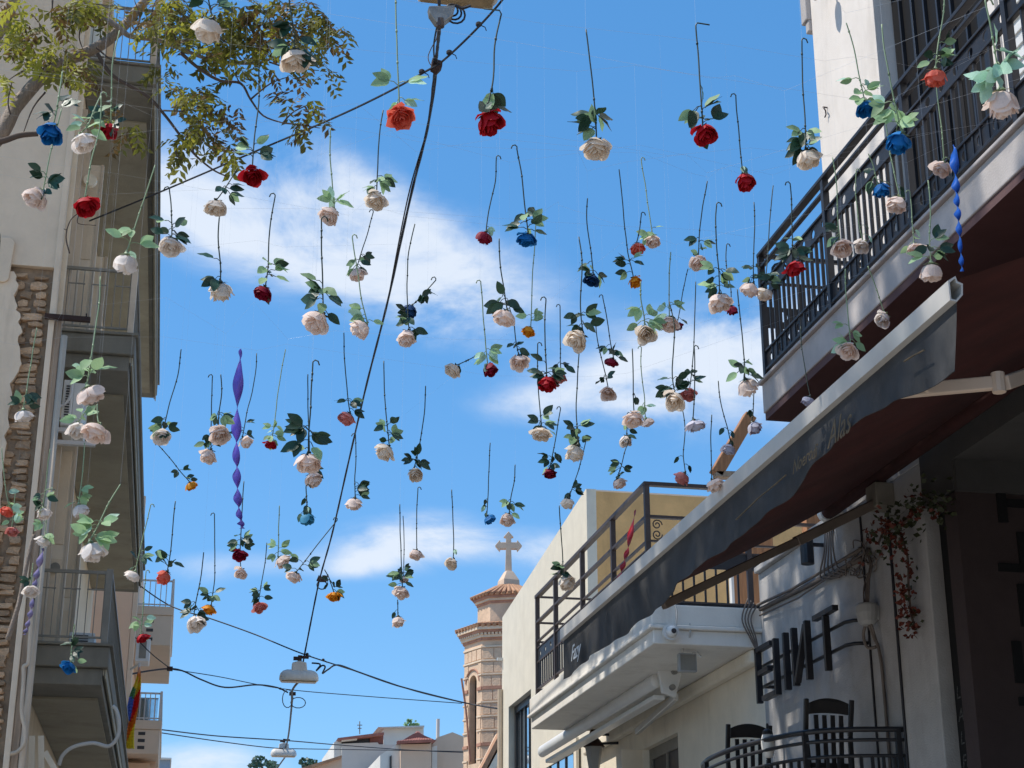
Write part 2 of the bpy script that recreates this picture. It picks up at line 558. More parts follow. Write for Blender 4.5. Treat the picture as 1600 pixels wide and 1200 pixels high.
def piece(name, me, parent, loc, rot=None, scale=None):
    """a repeat that shares its mesh; loc is a world position"""
    o = bpy.data.objects.new(name, me)
    COL.objects.link(o)
    o.parent = parent
    o.location = Vector(loc) - BASE[parent.name]
    if rot is not None:
        o.rotation_euler = rot
    if scale is not None:
        o.scale = scale
    return o


def struct(o):
    o['kind'] = 'structure'
    return o


def text_obj(name, body, mat, parent, size, loc, right, up, ext=0.002, shear=0.0):
    """lettering as a mesh; right / up are its directions in the world"""
    cu = bpy.data.curves.new(name, 'FONT')
    cu.body = body
    cu.size = size
    cu.extrude = ext
    cu.shear = shear
    cu.resolution_u = 3
    tmp = bpy.data.objects.new(name + '_tmp', cu)
    COL.objects.link(tmp)
    dg = bpy.context.evaluated_depsgraph_get()
    me = bpy.data.meshes.new_from_object(tmp.evaluated_get(dg))
    bpy.data.objects.remove(tmp)
    me.materials.clear()
    me.materials.append(M[mat])
    r, u = Vector(right).normalized(), Vector(up).normalized()
    n = r.cross(u)
    me.transform(Matrix((r, u, n)).transposed().to_4x4())
    return piece(name, me, parent, loc)


def catmull(pts, sub=6):
    pts = [Vector(p) for p in pts]
    out = []
    for i in range(len(pts) - 1):
        p0 = pts[max(i - 1, 0)]
        p1 = pts[i]
        p2 = pts[i + 1]
        p3 = pts[min(i + 2, len(pts) - 1)]
        for k in range(sub):
            t = k / sub
            out.append(0.5 * ((2 * p1) + (p2 - p0) * t + (2 * p0 - 5 * p1 + 4 * p2 - p3) * t * t + (3 * p1 - p0 - 3 * p2 + p3) * t ** 3))
    out.append(pts[-1])
    return out


# ================================================================ ground
g = MB().grid(1, 1, lambda a, b: (-400 + 800 * a, -200 + 1000 * b, -0.02)).build('ground', 'paving')
struct(g)
s = MB().grid(1, 8, lambda a, b: (-0.3 + 4.3 * a, -30 + 330 * b, 0.0)).build('street', 'street')
struct(s)
p = MB().box(-1.38, -0.3, -30, 300, -0.02, 0.13).box(4.0, 5.46, -30, 300, -0.02, 0.13).build('pavement', 'paving', bevel=0.02)
struct(p)
# ================================================================ near building with the big balcony
XF = 5.5
XB = 4.4
cafe = thing('balcony_building', 'white building with a black iron balcony above the dark awning and bar', 'building', (XF, 8.0, 0))
w = MB()
w.box(XF, 12, 11.62, 12.9, 5.86, 16)                 # pier at the corner
w.box(XF, 12, -6, 9.55, 5.86, 16)
w.box(XF, 12, 9.55, 11.62, 9.75, 16)
w.build('upper_wall', 'plaster_white', cafe, bevel=0.012)
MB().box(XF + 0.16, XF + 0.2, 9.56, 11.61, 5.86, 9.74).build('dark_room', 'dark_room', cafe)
jm = MB()
for i in range(3):
    jm.box(XF - 0.035 + 0.012 * i, XF + 0.3, 11.47 + i * 0.05, 11.515 + i * 0.05, 5.9, 9.75)
jm.box(XF - 0.03, XF + 0.3, 9.5, 9.6, 5.9, 9.75).build('door_frame', 'plaster_white', cafe, bevel=0.004)
dl = MB().box(XF + 0.10, XF + 0.14, 9.62, 10.02, 5.9, 9.7).build('door_leaf', 'door_dark', cafe)
for k in range(4):
    MB().box(XF + 0.08, XF + 0.098, 9.68, 9.96, 6.05 + k * 0.9, 6.8 + k * 0.9).build('panel', 'wood_black', dl)
lv = MB().box(XF + 0.12, XF + 0.15, 10.03, 11.44, 5.9, 9.7).build('unlit_interior', 'door_dark', cafe)  # black sheet across the opening stands in for the unlit room behind
for k in range(6):
    MB().box(XF + 0.09, XF + 0.118, 10.14 + 0.22 * k, 10.165 + 0.22 * k, 5.95, 9.6).build('mullion', 'iron_black', lv)
MB().box(XF - 0.03, 8, 12.9, 12.98, 10.2, 10.32).box(XF - 0.05, 8, 12.9, 13.03, 10.322, 10.7).build('cornice', 'slab_grey', cafe, bevel=0.01)
# second white wall stretch with a half-open shutter, seen between the bars
sh = MB().box(XF - 0.06, XF - 0.02, 8.55, 9.35, 6.3, 9.2).build('window_shutter', 'white_plastic', cafe)
for k in range(26):
    MB().box(XF - 0.075, XF - 0.062, 8.6, 9.3, 6.4 + 0.106 * k, 6.46 + 0.106 * k).build('slat', 'white_plastic', sh)
# balcony: slab, soffit, railing
YE = 11.82
MB().box(XB, XF - 0.002, -4, YE, 5.9, 6.14).box(XB - 0.03, XF - 0.002, -4, YE + 0.03, 6.142, 6.17).build('balcony_slab', 'slab_grey', cafe, bevel=0.008)
MB().box(XB + 0.012, XF - 0.002, -4, YE - 0.012, 5.84, 5.898).box(XF - 0.001, 12, -6, 12.9, 5.72, 5.855).build('balcony_soffit', 'soffit_red', cafe)
br = MB()
xr = XB + 0.03
br.box(xr - 0.03, xr + 0.03, 1.5, YE - 0.03, 7.235, 7.265).box(xr - 0.018, xr + 0.018, 1.5, YE - 0.03, 7.13, 7.155)
br.box(xr - 0.018, xr + 0.018, 1.5, YE - 0.03, 6.975, 6.995).box(xr - 0.018, xr + 0.018, 1.5, YE - 0.03, 6.83, 6.85)
br.box(xr - 0.018, xr + 0.018, 1.5, YE - 0.03, 6.395, 6.415).box(xr - 0.02, xr + 0.02, 1.5, YE - 0.03, 6.235, 6.26)
ye = YE - 0.05
br.box(xr, XF, ye - 0.02, ye + 0.02, 7.232, 7.262).box(xr, XF, ye - 0.015, ye + 0.015, 7.0, 7.02).box(xr, XF, ye - 0.015, ye + 0.015, 6.62, 6.64)
br.box(xr, XF, ye - 0.015, ye + 0.015, 6.4, 6.42).box(xr, XF, ye - 0.015, ye + 0.015, 6.235, 6.258)
rail = br.build('balcony_railing', 'iron_black', cafe, bevel=0.004)
bar = MB().box(-0.011, 0.011, -0.009, 0.009, 6.262, 6.83).mesh('baluster', 'iron_black')
k = 0
y = YE - 0.12
while y > 2.0:
    if k % 14:
        piece('baluster', bar, rail, (xr, y, 0))
    y -= 0.1
    k += 1
bar2 = MB().box(-0.011, 0.011, -0.009, 0.009, 6.26, 7.0).mesh('end_baluster', 'iron_black')
for k in range(9):
    piece('baluster', bar2, rail, (xr + 0.12 + k * 0.105, ye, 0))
post = MB().box(-0.024, 0.024, -0.024, 0.024, 6.17, 7.24).mesh('post', 'iron_black')
y = YE - 0.05
while y > 2:
    piece('post', post, rail, (xr, y, 0))
    y -= 1.4
for (z0, z1) in ((6.86, 6.975), (6.262, 6.395)):
    MB().holes(lambda s, z: (xr, s, z), 1.5, YE - 0.08, z0, z1, 0.2, 0.034).build('pierced_band', 'iron_black', rail, solid=0.008)
MB().holes(lambda s, z: (s, ye, z), xr + 0.03, XF, 6.642, 6.80, 0.24, 0.045).build('pierced_band', 'iron_black', rail, solid=0.008)
scm = MB()
for (sx, sz, fl) in ((xr + 0.16, 7.12, 1), (xr + 0.16, 6.5, -1)):
    pts = []
    for i in range(22):
        t = i / 21 * 3.6 * math.pi
        r = 0.085 * (1 - i / 26)
        pts.append((sx + r * math.cos(t), ye, sz + fl * r * math.sin(t)))
    scm.tube(pts, 0.011, 5)
scm.build('scroll', 'iron_black', rail, smooth=True)

hk = MB().tube([(XF, 12.67, 9.24), (XF - 0.035, 12.69, 9.255), (XF - 0.05, 12.65, 9.23), (XF - 0.035, 12.64, 9.19), (XF - 0.02, 12.67, 9.165), (XF - 0.03, 12.68, 9.14)], 0.007, 6)
tag(hk.build('wall_hook', 'iron_brown', smooth=True), 'small bent iron hook on the sunlit white wall', 'hook')
wl = thing('wall_lamp', 'small lamp hanging from the wall at the top of the white pier', 'lamp', (XF - 0.2, 12.3, 10.3))
MB().lathe((XF - 0.2, 12.3, 10.3), [(0.012, -0.17), (0.03, -0.14), (0.07, -0.06), (0.075, 0.02), (0.03, 0.06)], 14).build('shade', 'lamp_body', wl, smooth=True)
MB().beam((XF, 12.3, 10.4), (XF - 0.2, 12.3, 10.38), 0.03, 0.03).build('bracket', 'iron_black', wl)

# ================================================================ the bar below: grey wall, porch, letters
bar_h = thing('bar_front', 'grey plastered bar front with steel letters, in dappled shade beneath the awning', 'building', (XF, 13, 0))
w = MB()
w.box(XF, 9, 11.43, 15.17, 0.0, 5.44)
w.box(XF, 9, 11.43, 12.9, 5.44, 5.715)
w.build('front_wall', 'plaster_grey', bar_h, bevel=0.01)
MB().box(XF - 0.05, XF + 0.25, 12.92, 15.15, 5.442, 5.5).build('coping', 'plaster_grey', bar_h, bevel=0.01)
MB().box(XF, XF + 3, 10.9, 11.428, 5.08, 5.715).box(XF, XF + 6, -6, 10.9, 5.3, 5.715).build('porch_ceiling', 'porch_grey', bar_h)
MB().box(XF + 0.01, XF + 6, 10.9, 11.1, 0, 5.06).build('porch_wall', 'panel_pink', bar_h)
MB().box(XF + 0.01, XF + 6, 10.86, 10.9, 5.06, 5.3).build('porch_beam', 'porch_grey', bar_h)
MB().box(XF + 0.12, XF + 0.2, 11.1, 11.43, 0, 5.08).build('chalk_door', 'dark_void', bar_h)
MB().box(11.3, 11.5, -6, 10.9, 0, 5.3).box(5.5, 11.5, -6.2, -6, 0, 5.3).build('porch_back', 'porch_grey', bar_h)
lines = ['LOVIN', 'A TH', 'LOVIN', 'FLIN']
for i, tx in enumerate(lines):
    text_obj('chalk_lettering', tx, 'chalk', bar_h, 0.135, (XF + 0.118, 11.40, 3.62 - i * 0.165), (0, -1, 0), (0, 0, 1), 0.0015, 0.2)
MB().tube([(5.62, 10.83, 5.42), (8.0, 10.83, 5.42)], 0.05, 10).build('tube_heater', 'iron_black', bar_h, smooth=True)
MB().tube([(XF - 0.012, 12.05, 0.3), (XF - 0.012, 12.05, 5.6)], 0.012, 5).tube([(XF - 0.01, 12.58, 0.3), (XF - 0.01, 12.6, 5.4)], 0.01, 5).build('wall_cable', 'cable', bar_h)
MB().tube([(XF - 0.02, 15.1, 5.08), (XF - 0.02, 13.3, 5.0), (XF - 0.02, 12.6, 4.97)], 0.022, 6).tube([(XF - 0.05, 15.1, 5.12), (XF - 0.04, 14.2, 5.07), (XF - 0.04, 12.55, 5.04)], 0.014, 6).tube([(XF - 0.03, 15.1, 5.02), (XF - 0.05, 14.0, 4.95), (XF - 0.03, 12.5, 5.0)], 0.009, 5).build('cable_bundle', 'cable_brown', bar_h, smooth=True)
tl = MB()
rnd = random.Random(5)
for i in range(9):
    a = Vector((XF - 0.03, 12.9 + rnd.uniform(-0.25, 0.2), 5.05 + rnd.uniform(-0.2, 0.05)))
    pts = [a]
    for k in range(5):
        a = a + Vector((rnd.uniform(-0.02, 0.02), rnd.uniform(-0.22, 0.02), rnd.uniform(-0.12, 0.07)))
        a.x = min(a.x, XF - 0.012)
        pts.append(a)
    tl.tube(catmull(pts, 4), 0.006, 5)
for i in range(5):
    yy = 13.15 + 0.05 * i
    tl.tube(catmull([(XF - 0.02, yy, 5.4), (XF - 0.06, yy - 0.05, 5.2), (XF - 0.05, yy - 0.1 + 0.05 * i, 5.0), (XF - 0.02, yy - 0.25, 4.93)], 4), 0.008, 5)
tl.build('loose_wiring', 'cable_brown', bar_h, smooth=True)
# steel letters F, reversed L, I, reversed N, T on two rails
LX = 5.3
sign = thing('letter_sign', 'dark steel letters with turned L and N on two rails, on the grey wall', 'sign', (LX, 13.8, 4.3))
ZB, ZT = 4.11, 4.62


def letter(strokes):
    m = MB()
    for (ya, za, yb, zb) in strokes:
        m.beam((LX, ya, za), (LX, yb, zb), 0.046, 0.055, (1, 0, 0))
    return m.build('letter', 'iron_black', sign, bevel=0.003)


letter([(14.74, ZB, 14.74, ZT), (14.765, ZT - 0.02, 14.34, ZT - 0.02), (14.70, ZB + 0.27, 14.42, ZB + 0.27)])
letter([(14.25, ZB, 14.25, ZT), (14.275, ZB + 0.025, 14.62, ZB + 0.025)])
letter([(13.99, ZB, 13.99, ZT)])
letter([(13.78, ZB, 13.78, ZT), (13.46, ZB, 13.46, ZT), (13.755, ZB + 0.03, 13.485, ZT - 0.03)])
letter([(13.03, ZB, 13.03, ZT - 0.05), (13.27, ZT - 0.025, 12.80, ZT - 0.025)])
for z in (4.27, 4.46):
    MB().tube([(LX + 0.05, 14.8, z), (LX + 0.05, 12.75, z), (LX + 0.09, 12.66, z), (XF, 12.62, z)], 0.016, 6).tube([(LX + 0.05, 14.76, z), (XF, 14.76, z)], 0.016, 6).build('mounting_rail', 'iron_black', sign, smooth=True)
# upright letters on the porch wall: F, reversed L, I, reversed N
vs = thing('wall_lettering', 'black capital letters one above another on the dark pink porch wall', 'sign', (5.95, 10.88, 4))


def flat_letter(strokes):
    m = MB()
    for (x0, x1, z0, z1) in strokes:
        m.box(x0, x1, 10.875, 10.897, z0, z1)
    return m.build('letter', 'dark_void', vs)


flat_letter([(5.83, 5.90, 4.84, 5.15), (5.902, 6.06, 5.09, 5.15), (5.902, 6.04, 4.96, 5.02)])
flat_letter([(5.96, 6.03, 4.47, 4.77), (5.79, 5.958, 4.47, 4.53)])
flat_letter([(5.92, 5.99, 4.07, 4.38)])
m = MB().box(5.83, 5.9, 10.875, 10.897, 3.66, 3.96).box(6.08, 6.15, 10.875, 10.897, 3.66, 3.96)
m.beam((5.87, 10.882, 3.68), (6.11, 10.882, 3.94), 0.01, 0.06, (1, 0, 0)).build('letter', 'dark_void', vs)
flat_letter([(5.95, 6.02, 3.26, 3.56), (5.84, 5.948, 3.5, 3.56), (6.022, 6.13, 3.5, 3.56)])

# meter box with hanging cables on the grey wall
mb = thing('junction_box', 'round grey junction box with looping cables on the dappled wall', 'box', (XF, 12.38, 4.6))
MB().lathe((XF - 0.09, 12.42, 4.47), [(0.05, -0.10), (0.075, -0.07), (0.09, 0.0), (0.092, 0.055), (0.085, 0.075)], 16, sy=1.0).box(XF - 0.08, XF, 12.37, 12.47, 4.41, 4.53).build('housing', 'grey_plastic', mb, smooth=False, bevel=0.008)
cb = MB()
for i in range(5):
    yy = 12.38 + 0.02 * i
    cb.tube(catmull([(XF - 0.09, yy, 4.53), (XF - 0.07, yy + 0.03 * math.sin(i * 2), 4.7), (XF - 0.03, yy + 0.05 * math.cos(i), 4.86), (XF - 0.02, yy + 0.06, 5.02)], 4), 0.007, 5)
cb.tube(catmull([(XF - 0.09, 12.47, 4.38), (XF - 0.1, 12.5, 4.30), (XF - 0.09, 12.46, 4.2), (XF - 0.05, 12.38, 4.19)], 5), 0.013, 6)
cb.tube(catmull([(XF - 0.08, 12.42, 4.38), (XF - 0.06, 12.38, 4.26), (XF - 0.03, 12.37, 4.15), (XF - 0.02, 12.36, 3.8), (XF - 0.02, 12.35, 2.0)], 5), 0.014, 6)
cb.tube(catmull([(XF - 0.08, 12.38, 4.38), (XF - 0.05, 12.38, 4.26), (XF - 0.04, 12.36, 4.15), (XF - 0.03, 12.345, 3.8), (XF - 0.02, 12.335, 2.0)], 5), 0.010, 6)
cb.build('cables', 'cable_brown', mb, smooth=True)
sp = thing('wall_spotlight', 'black cylinder spotlight under the terrace rail on the grey wall', 'lamp', (XF - 0.15, 13.55, 5.25))
MB().tube([(XF - 0.16, 13.45, 5.12), (XF - 0.16, 13.45, 5.34)], 0.06, 14).build('barrel', 'iron_black', sp, bevel=0.006)
MB().beam((XF - 0.12, 13.45, 5.3), (XF, 13.45, 5.3), 0.03, 0.03).build('bracket', 'iron_black', sp)

# bougainvillea over the opening
bou = thing('bougainvillea', 'bougainvillea trailing over the dark opening with red flowers', 'plant', (XF, 11.6, 5))
rnd = random.Random(11)
lf, fl, st = MB(), MB(), MB()


def tri_leaf(mb_, c, s, rn):
    d = Vector((rn.uniform(-1, 1), rn.uniform(-1, 1), rn.uniform(-1, 0.4))).normalized()
    o = d.orthogonal().normalized()
    a = rn.uniform(0, 6.28)
    o = (o * math.cos(a) + d.cross(o) * math.sin(a)) * s * 0.4
    c = Vector(c)
    mb_.poly([c - d * s * 0.5, c + o, c + d * s * 0.5, c - o])


strand = [on_x(1440, 785, XF - 0.08), on_x(1415, 815, XF - 0.1), on_x(1385, 825, XF - 0.1), on_x(1372, 850, XF - 0.1)]
drop = [on_x(1405, 830, XF - 0.08), on_x(1418, 870, XF - 0.08), on_x(1420, 920, XF - 0.06), on_x(1424, 960, XF - 0.05), on_x(1432, 982, XF - 0.03)]
drop2 = [on_x(1445, 775, XF - 0.1), on_x(1470, 790, XF - 0.1), on_x(1478, 800, XF - 0.1)]
for line, nl, nf, sp_ in ((strand, 170, 50, 0.10), (drop, 60, 95, 0.07), (drop2, 90, 4, 0.08)):
    cv = catmull(line, 6)
    st.tube(cv, 0.01, 5)
    for i in range(nl):
        c = rnd.choice(cv) + Vector((rnd.uniform(-0.06, 0.03), rnd.gauss(0, sp_), rnd.gauss(0, sp_)))
        tri_leaf(lf, c, rnd.uniform(0.035, 0.06), rnd)
    for i in range(nf):
        c = rnd.choice(cv) + Vector((rnd.uniform(-0.09, 0.02), rnd.gauss(0, sp_ * 0.8), rnd.gauss(0, sp_ * 0.8)))
        for q in range(3):
            tri_leaf(fl, c + Vector((rnd.uniform(-0.015, 0.015), rnd.uniform(-0.015, 0.015), rnd.uniform(-0.015, 0.015))), 0.04, rnd)
st.build('stem', 'twig', bou)
lf.build('foliage', 'bougain_leaf', bou)['kind'] = 'stuff'
fl.build('blossoms', 'bougain_flower', bou)['kind'] = 'stuff'

# ================================================================ awning over the bar
XA, ZA = 3.0, 4.31
aw = thing('awning', 'long dark awning with a pale metal front bar and gold lettered valance', 'awning', (XA, 9.4, ZA))
Y0, Y1 = 5.82, 12.99
# front bar: a hollow profile open at its end
prof = [(0.0, 0.045), (0.035, 0.068), (0.042, 0.045), (0.065, 0.036), (0.06, -0.015), (0.03, -0.048), (0.0, -0.043)]
inner = [(0.007, 0.037), (0.032, 0.057), (0.036, 0.037), (0.057, 0.029), (0.053, -0.01), (0.028, -0.04), (0.007, -0.036)]
fb = MB()
n = len(prof)
for (yy) in (Y0, Y1):
    for (dx, dz) in prof:
        fb.v.append((XA + dx, yy, ZA + dz))
for i in range(n):
    j = (i + 1) % n
    fb.f.append((i, j, n + j, n + i))
b0 = len(fb.v)
for (yy) in (Y0, Y1):
    for (dx, dz) in inner:
        fb.v.append((XA + dx, yy, ZA + dz))
for i in range(n):
    j = (i + 1) % n
    fb.f.append((b0 + j, b0 + i, b0 + n + i, b0 + n + j))
    fb.f.append((j, i, b0 + i, b0 + j))
    fb.f.append((n + i, n + j, b0 + n + j, b0 + n + i))
fb.build('front_bar', 'alu', aw)
# valance, hanging and rippling
rnd = random.Random(2)


HEM = [(5.8, 3.975), (6.05, 3.99), (6.43, 4.045), (6.8, 4.085), (7.4, 4.06), (7.75, 4.01), (8.5, 3.98), (9.7, 3.99), (10.25, 3.955), (11.9, 3.965), (13.3, 3.945)]


def hem_z(y):
    for (ya, za), (yb, zb) in zip(HEM[:-1], HEM[1:]):
        if y <= yb:
            k = (y - ya) / (yb - ya)
            return za + (zb - za) * k
    return HEM[-1][1]


def val(a, b):
    yy = Y0 + (Y1 - Y0) * a
    amp = 0.005 + 0.013 * b
    rip = math.sin(yy * 5.1 + 0.8 * math.sin(yy * 2.3)) * 0.6 + 0.5 * math.sin(yy * 11.3 + 1.3) + 0.25 * math.sin(yy * 19 + 2 * b)
    x = XA + 0.03 + amp * rip * b - 0.05 * b * b * noise.noise((yy * 0.5, 3.1, 0))
    zt = ZA - 0.045
    return (x, yy + 0.05 * b * max(0, 1 - (yy - Y0) / 0.8), zt + (hem_z(yy) + 0.003 * math.sin(yy * 3.1) - zt) * b)


va = MB().grid(150, 10, val).build('valance', 'valance', aw, smooth=True)
# hem trim
MB().tube([Vector(val(i / 150, 1.0)) + Vector((0, 0, 0.003)) for i in range(151)], 0.003, 5).build('hem', 'valance', va)
# canopy rising from the bar to the wall
XW, ZW = XF - 0.1, 5.52
def can(a, b):
    yy = Y0 + (Y1 - Y0) * a
    return (XA + 0.06 + (XW - XA - 0.06) * b, yy, ZA + 0.06 + (ZW - ZA - 0.06) * b - 0.06 * math.sin(b * math.pi) + 0.008 * math.sin(yy * 4.4) * math.sin(b * math.pi))
MB().grid(60, 8, can).build('canopy', 'canopy_red', aw, smooth=True)
MB().tube([(XW, Y0 - 0.05, ZW - 0.03), (XW, 13.05, ZW - 0.03)], 0.065, 12).build('roller', 'canopy_red', aw, smooth=True)
MB().tube([(XW, 13.06, ZW - 0.03), (XW, 13.13, ZW - 0.03)], 0.075, 12).build('roller_cap', 'white_plastic', aw)
# arms
arm_a = MB()
wa, el_, tip = Vector((XF - 0.06, 12.07, 5.31)), Vector((4.5, 11.7, 4.82)), Vector((XA + 0.06, 11.6, 4.33))
a0 = on_x(1376, 783, XF - 0.06)
a1 = on_x(1036, 946, XA + 0.3)
mid = a0.lerp(a1, 0.42)
arm_a.beam(a0, mid, 0.06, 0.075)
arm_a.build('folding_arm', 'arm_brown', aw, bevel=0.006)
MB().beam(mid, a1, 0.045, 0.06).build('forearm', 'arm_brown', aw, bevel=0.006)
MB().box(a0.x - 0.1, XF, a0.y - 0.14, a0.y + 0.06, a0.z - 0.08, a0.z + 0.12).build('arm_bracket', 'iron_grey', aw, bevel=0.01)
b0_ = on_x(1395, 613, XA + 0.10)
b1_ = on_x(1560, 598, XA + 0.45)
b2_ = on_x(1690, 556, XA + 1.3)
MB().beam(b0_, b1_, 0.04, 0.06).beam(b0_ + Vector((0.02, 0.02, 0)), Vector((XA + 0.08, b0_.y + 0.03, ZA - 0.02)), 0.04, 0.04, (0, 1, 0)).build('folding_arm', 'arm_beige', aw, bevel=0.006)
MB().tube([b1_ + Vector((0, 0, -0.045)), b1_ + Vector((0, 0, 0.045))], 0.03, 10).build('elbow', 'arm_beige', aw)
MB().beam(b1_ + Vector((0.03, 0, 0.0)), b2_, 0.045, 0.065).build('forearm', 'arm_beige', aw, bevel=0.006)
# print on the valance: gold script running along it, readable from the street
vx = XA + 0.03 - 0.035
for (tx, yy, zz, sz) in (('Alas', (1293, 702), 0, 0.17), ('di', (1268, 720), 0, 0.095), ('Noero', (1238, 742), 0, 0.10)):
    text_obj('script_lettering', tx, 'gold_print', va, sz, on_x(yy[0], yy[1], vx), (0, -1, 0), (0, 0, 1), 0.001, 0.5)
MB().tube([on_x(1412, 565, vx), on_x(1428, 555, vx), on_x(1444, 547, vx)], 0.004, 4).build('gold_line', 'gold_print', va)
MB().tube([on_x(1150, 812, vx), on_x(1185, 778, vx), on_x(1212, 756, vx), on_x(1228, 742, vx)], 0.004, 4).build('gold_line', 'gold_print', va)
text_obj('script_lettering', 'Fazy', 'white_print', va, 0.17, on_x(892, 1034, vx - 0.01), (0, -1, 0), (0, 0, 1), 0.001, 0.5)

# ================================================================ small bar balcony with chairs
bb = thing('curved_balcony', 'small curved iron balcony holding two black chairs by the grey wall', 'balcony', (4.9, 13.2, 2.45))
pth = catmull([(XF, 12.1, 0), (5.1, 12.2, 0), (4.82, 12.42, 0), (4.66, 12.85, 0), (4.56, 13.5, 0), (4.58, 14.2, 0), (4.75, 14.75, 0), (5.1, 15.05, 0), (XF, 15.12, 0)], 6)
pth = [p for p in pth]
fl_ = MB()
fl_.prism([(p.x, p.y, 2.60) for p in pth], (0, 0, 0.14)).build('floor_slab', 'plaster_grey', bb)
rl = MB().tube([(p.x, p.y, 3.5) for p in pth], 0.021, 6).tube([(p.x, p.y, 3.42) for p in pth], 0.014, 6).tube([(p.x, p.y, 3.30) for p in pth], 0.014, 6).tube([(p.x, p.y, 2.82) for p in pth], 0.016, 6).build('railing', 'iron_black', bb, smooth=True)
L = 0
bm_ = MB().box(-0.011, 0.011, -0.011, 0.011, 2.742, 3.3).mesh('baluster', 'iron_black')
bp_ = MB().box(-0.02, 0.02, -0.02, 0.02, 2.742, 3.5).mesh('post', 'iron_black')
for i in range(len(pth) - 1):
    a, b = pth[i], pth[i + 1]
    sl = (b - a).length
    t = (-L) % 0.085
    while t < sl:
        q = a.lerp(b, t / sl)
        piece('baluster', bm_, rl, (q.x, q.y, 0))
        t += 0.085
    L += sl
for i in (1, 12, 30, 46):
    piece('post', bp_, rl, (pth[i].x, pth[i].y, 0))


def chair(loc, label, rz):
    t = thing('wooden_chair', label, 'chair', loc, 'black wooden chairs on the curved balcony')
    x, y, z = loc
    for sx in (-1, 1):
        pts = [(x + sx * 0.17, y, z + 0.0), (x + sx * 0.175, y, z + 0.46), (x + sx * 0.185, y + 0.02, z + 0.75), (x + sx * 0.19, y - 0.05, z + 1.03)]
        mm = MB()
        for a, b in zip(pts[:-1], pts[1:]):
            mm.beam(a, b, 0.036, 0.036, (0, 1, 0))
        mm.build('back_post', 'wood_black', t, bevel=0.006)
        MB().beam((x + sx * 0.18, y + 0.4, z), (x + sx * 0.18, y + 0.4, z + 0.44), 0.038, 0.038, (0, 1, 0)).build('front_leg', 'wood_black', t, bevel=0.006)
    # arched top rail
    n = 10
    pl = []
    for i in range(n + 1):
        u = -1 + 2 * i / n
        pl.append((x + u * 0.165, y - 0.045, z + 1.0 + 0.04 * (1 - u * u)))
    for i in range(n, -1, -1):
        u = -1 + 2 * i / n
        pl.append((x + u * 0.165, y - 0.025, z + 0.915 + 0.012 * (1 - u * u)))
    MB().prism(pl, (0, 0.024, 0)).build('top_rail', 'wood_black', t, bevel=0.004)
    for k in range(4):
        u = (k - 1.5) / 1.5
        MB().beam((x + u * 0.095, y + 0.01, z + 0.5), (x + u * 0.105, y - 0.015, z + 0.91), 0.035, 0.014, (0, 1, 0)).build('splat', 'wood_black', t)
    MB().beam((x - 0.165, y + 0.0, z + 0.52), (x + 0.165, y + 0.0, z + 0.52), 0.02, 0.04).build('lower_rail', 'wood_black', t)
    MB().box(x - 0.19, x + 0.19, y + 0.02, y + 0.42, z + 0.43, z + 0.46).build('seat', 'wood_black', t, bevel=0.01)
    MB().box(x - 0.165, x + 0.165, y + 0.39, y + 0.41, z + 0.2, z + 0.225).box(x - 0.185, x - 0.165, y + 0.02, y + 0.39, z + 0.25, z + 0.275).box(x + 0.165, x + 0.185, y + 0.02, y + 0.39, z + 0.25, z + 0.275).build('stretcher', 'wood_black', t)


chair((5.05, 12.5, 2.742), 'black slat-back chair nearest the round junction box', 0)
chair((4.87, 13.9, 2.742), 'black slat-back chair under the F of the letter sign', 0)
lan = thing('table_lantern', 'small glass lantern hanging on the curved railing between the two chairs', 'lantern', (4.6, 13.0, 3.45))
q = on_y(1200, 1158, 12.9)
MB().lathe(q, [(0.03, -0.13), (0.055, -0.06), (0.06, 0.0), (0.045, 0.05)], 12).build('glass_jar', 'white_plastic', lan, smooth=True)
MB().lathe(q, [(0.045, 0.052), (0.04, 0.08), (0.012, 0.1), (0.01, 0.14)], 10).build('cap', 'iron_black', lan)

# ================================================================ white terrace house
th_ = thing('terrace_house', 'white house with a moulded balcony ledge, roof terrace railing and bracketed eave', 'building', (XF, 18, 0))
w = MB()
w.box(XF + 0.02, 9, 15.172, 18.1, 0, 4.72).box(XF + 0.02, 9, 19.55, 22.1, 0, 4.72).box(XF + 0.02, 9, 18.1, 19.55, 4.33, 4.72).box(XF + 0.02, 9, 18.1, 19.55, 0, 2.2)
w.build('front_wall', 'plaster_cream', th_)
wi = MB().box(XF + 0.1, XF + 0.14, 18.1, 19.55, 4.2, 4.33).box(XF + 0.1, XF + 0.14, 18.1, 18.2, 2.2, 4.2).box(XF + 0.1, XF + 0.14, 19.45, 19.55, 2.2, 4.2).box(XF + 0.1, XF + 0.14, 18.8, 18.86, 2.2, 4.2).build('window', 'iron_grey', th_)
MB().box(XF + 0.12, XF + 0.13, 18.2, 18.8, 2.2, 4.2).box(XF + 0.12, XF + 0.13, 18.86, 19.45, 2.2, 4.2).build('pane', 'frame_dark', wi)
MB().grid(12, 2, lambda a, b: (XF + 0.16 + 0.03 * math.sin(a * 30), 18.8 + 0.65 * a, 2.2 + 1.95 * b)).build('curtain', 'peach_slab', wi)
wsh = MB().box(XF - 0.24, XF + 0.02, 19.56, 19.6, 2.2, 4.33).build('open_shutter', 'shutter_cream', th_)
XL = 4.42
YL0, YL1 = 15.172, 20.8
MB().box(XL, XF + 0.02, YL0, YL1, 4.72, 4.86).box(XL - 0.045, XF + 0.02, YL0 - 0.045, YL1 + 0.045, 4.862, 4.9).box(XL - 0.02, XF + 0.02, YL0 - 0.02, YL1 + 0.02, 4.902, 5.1).build('ledge', 'ledge_white', th_, bevel=0.01)
MB().box(XF + 0.02, 9, 15.172, 22.1, 4.722, 5.1).build('terrace_slab', 'ledge_white', th_)
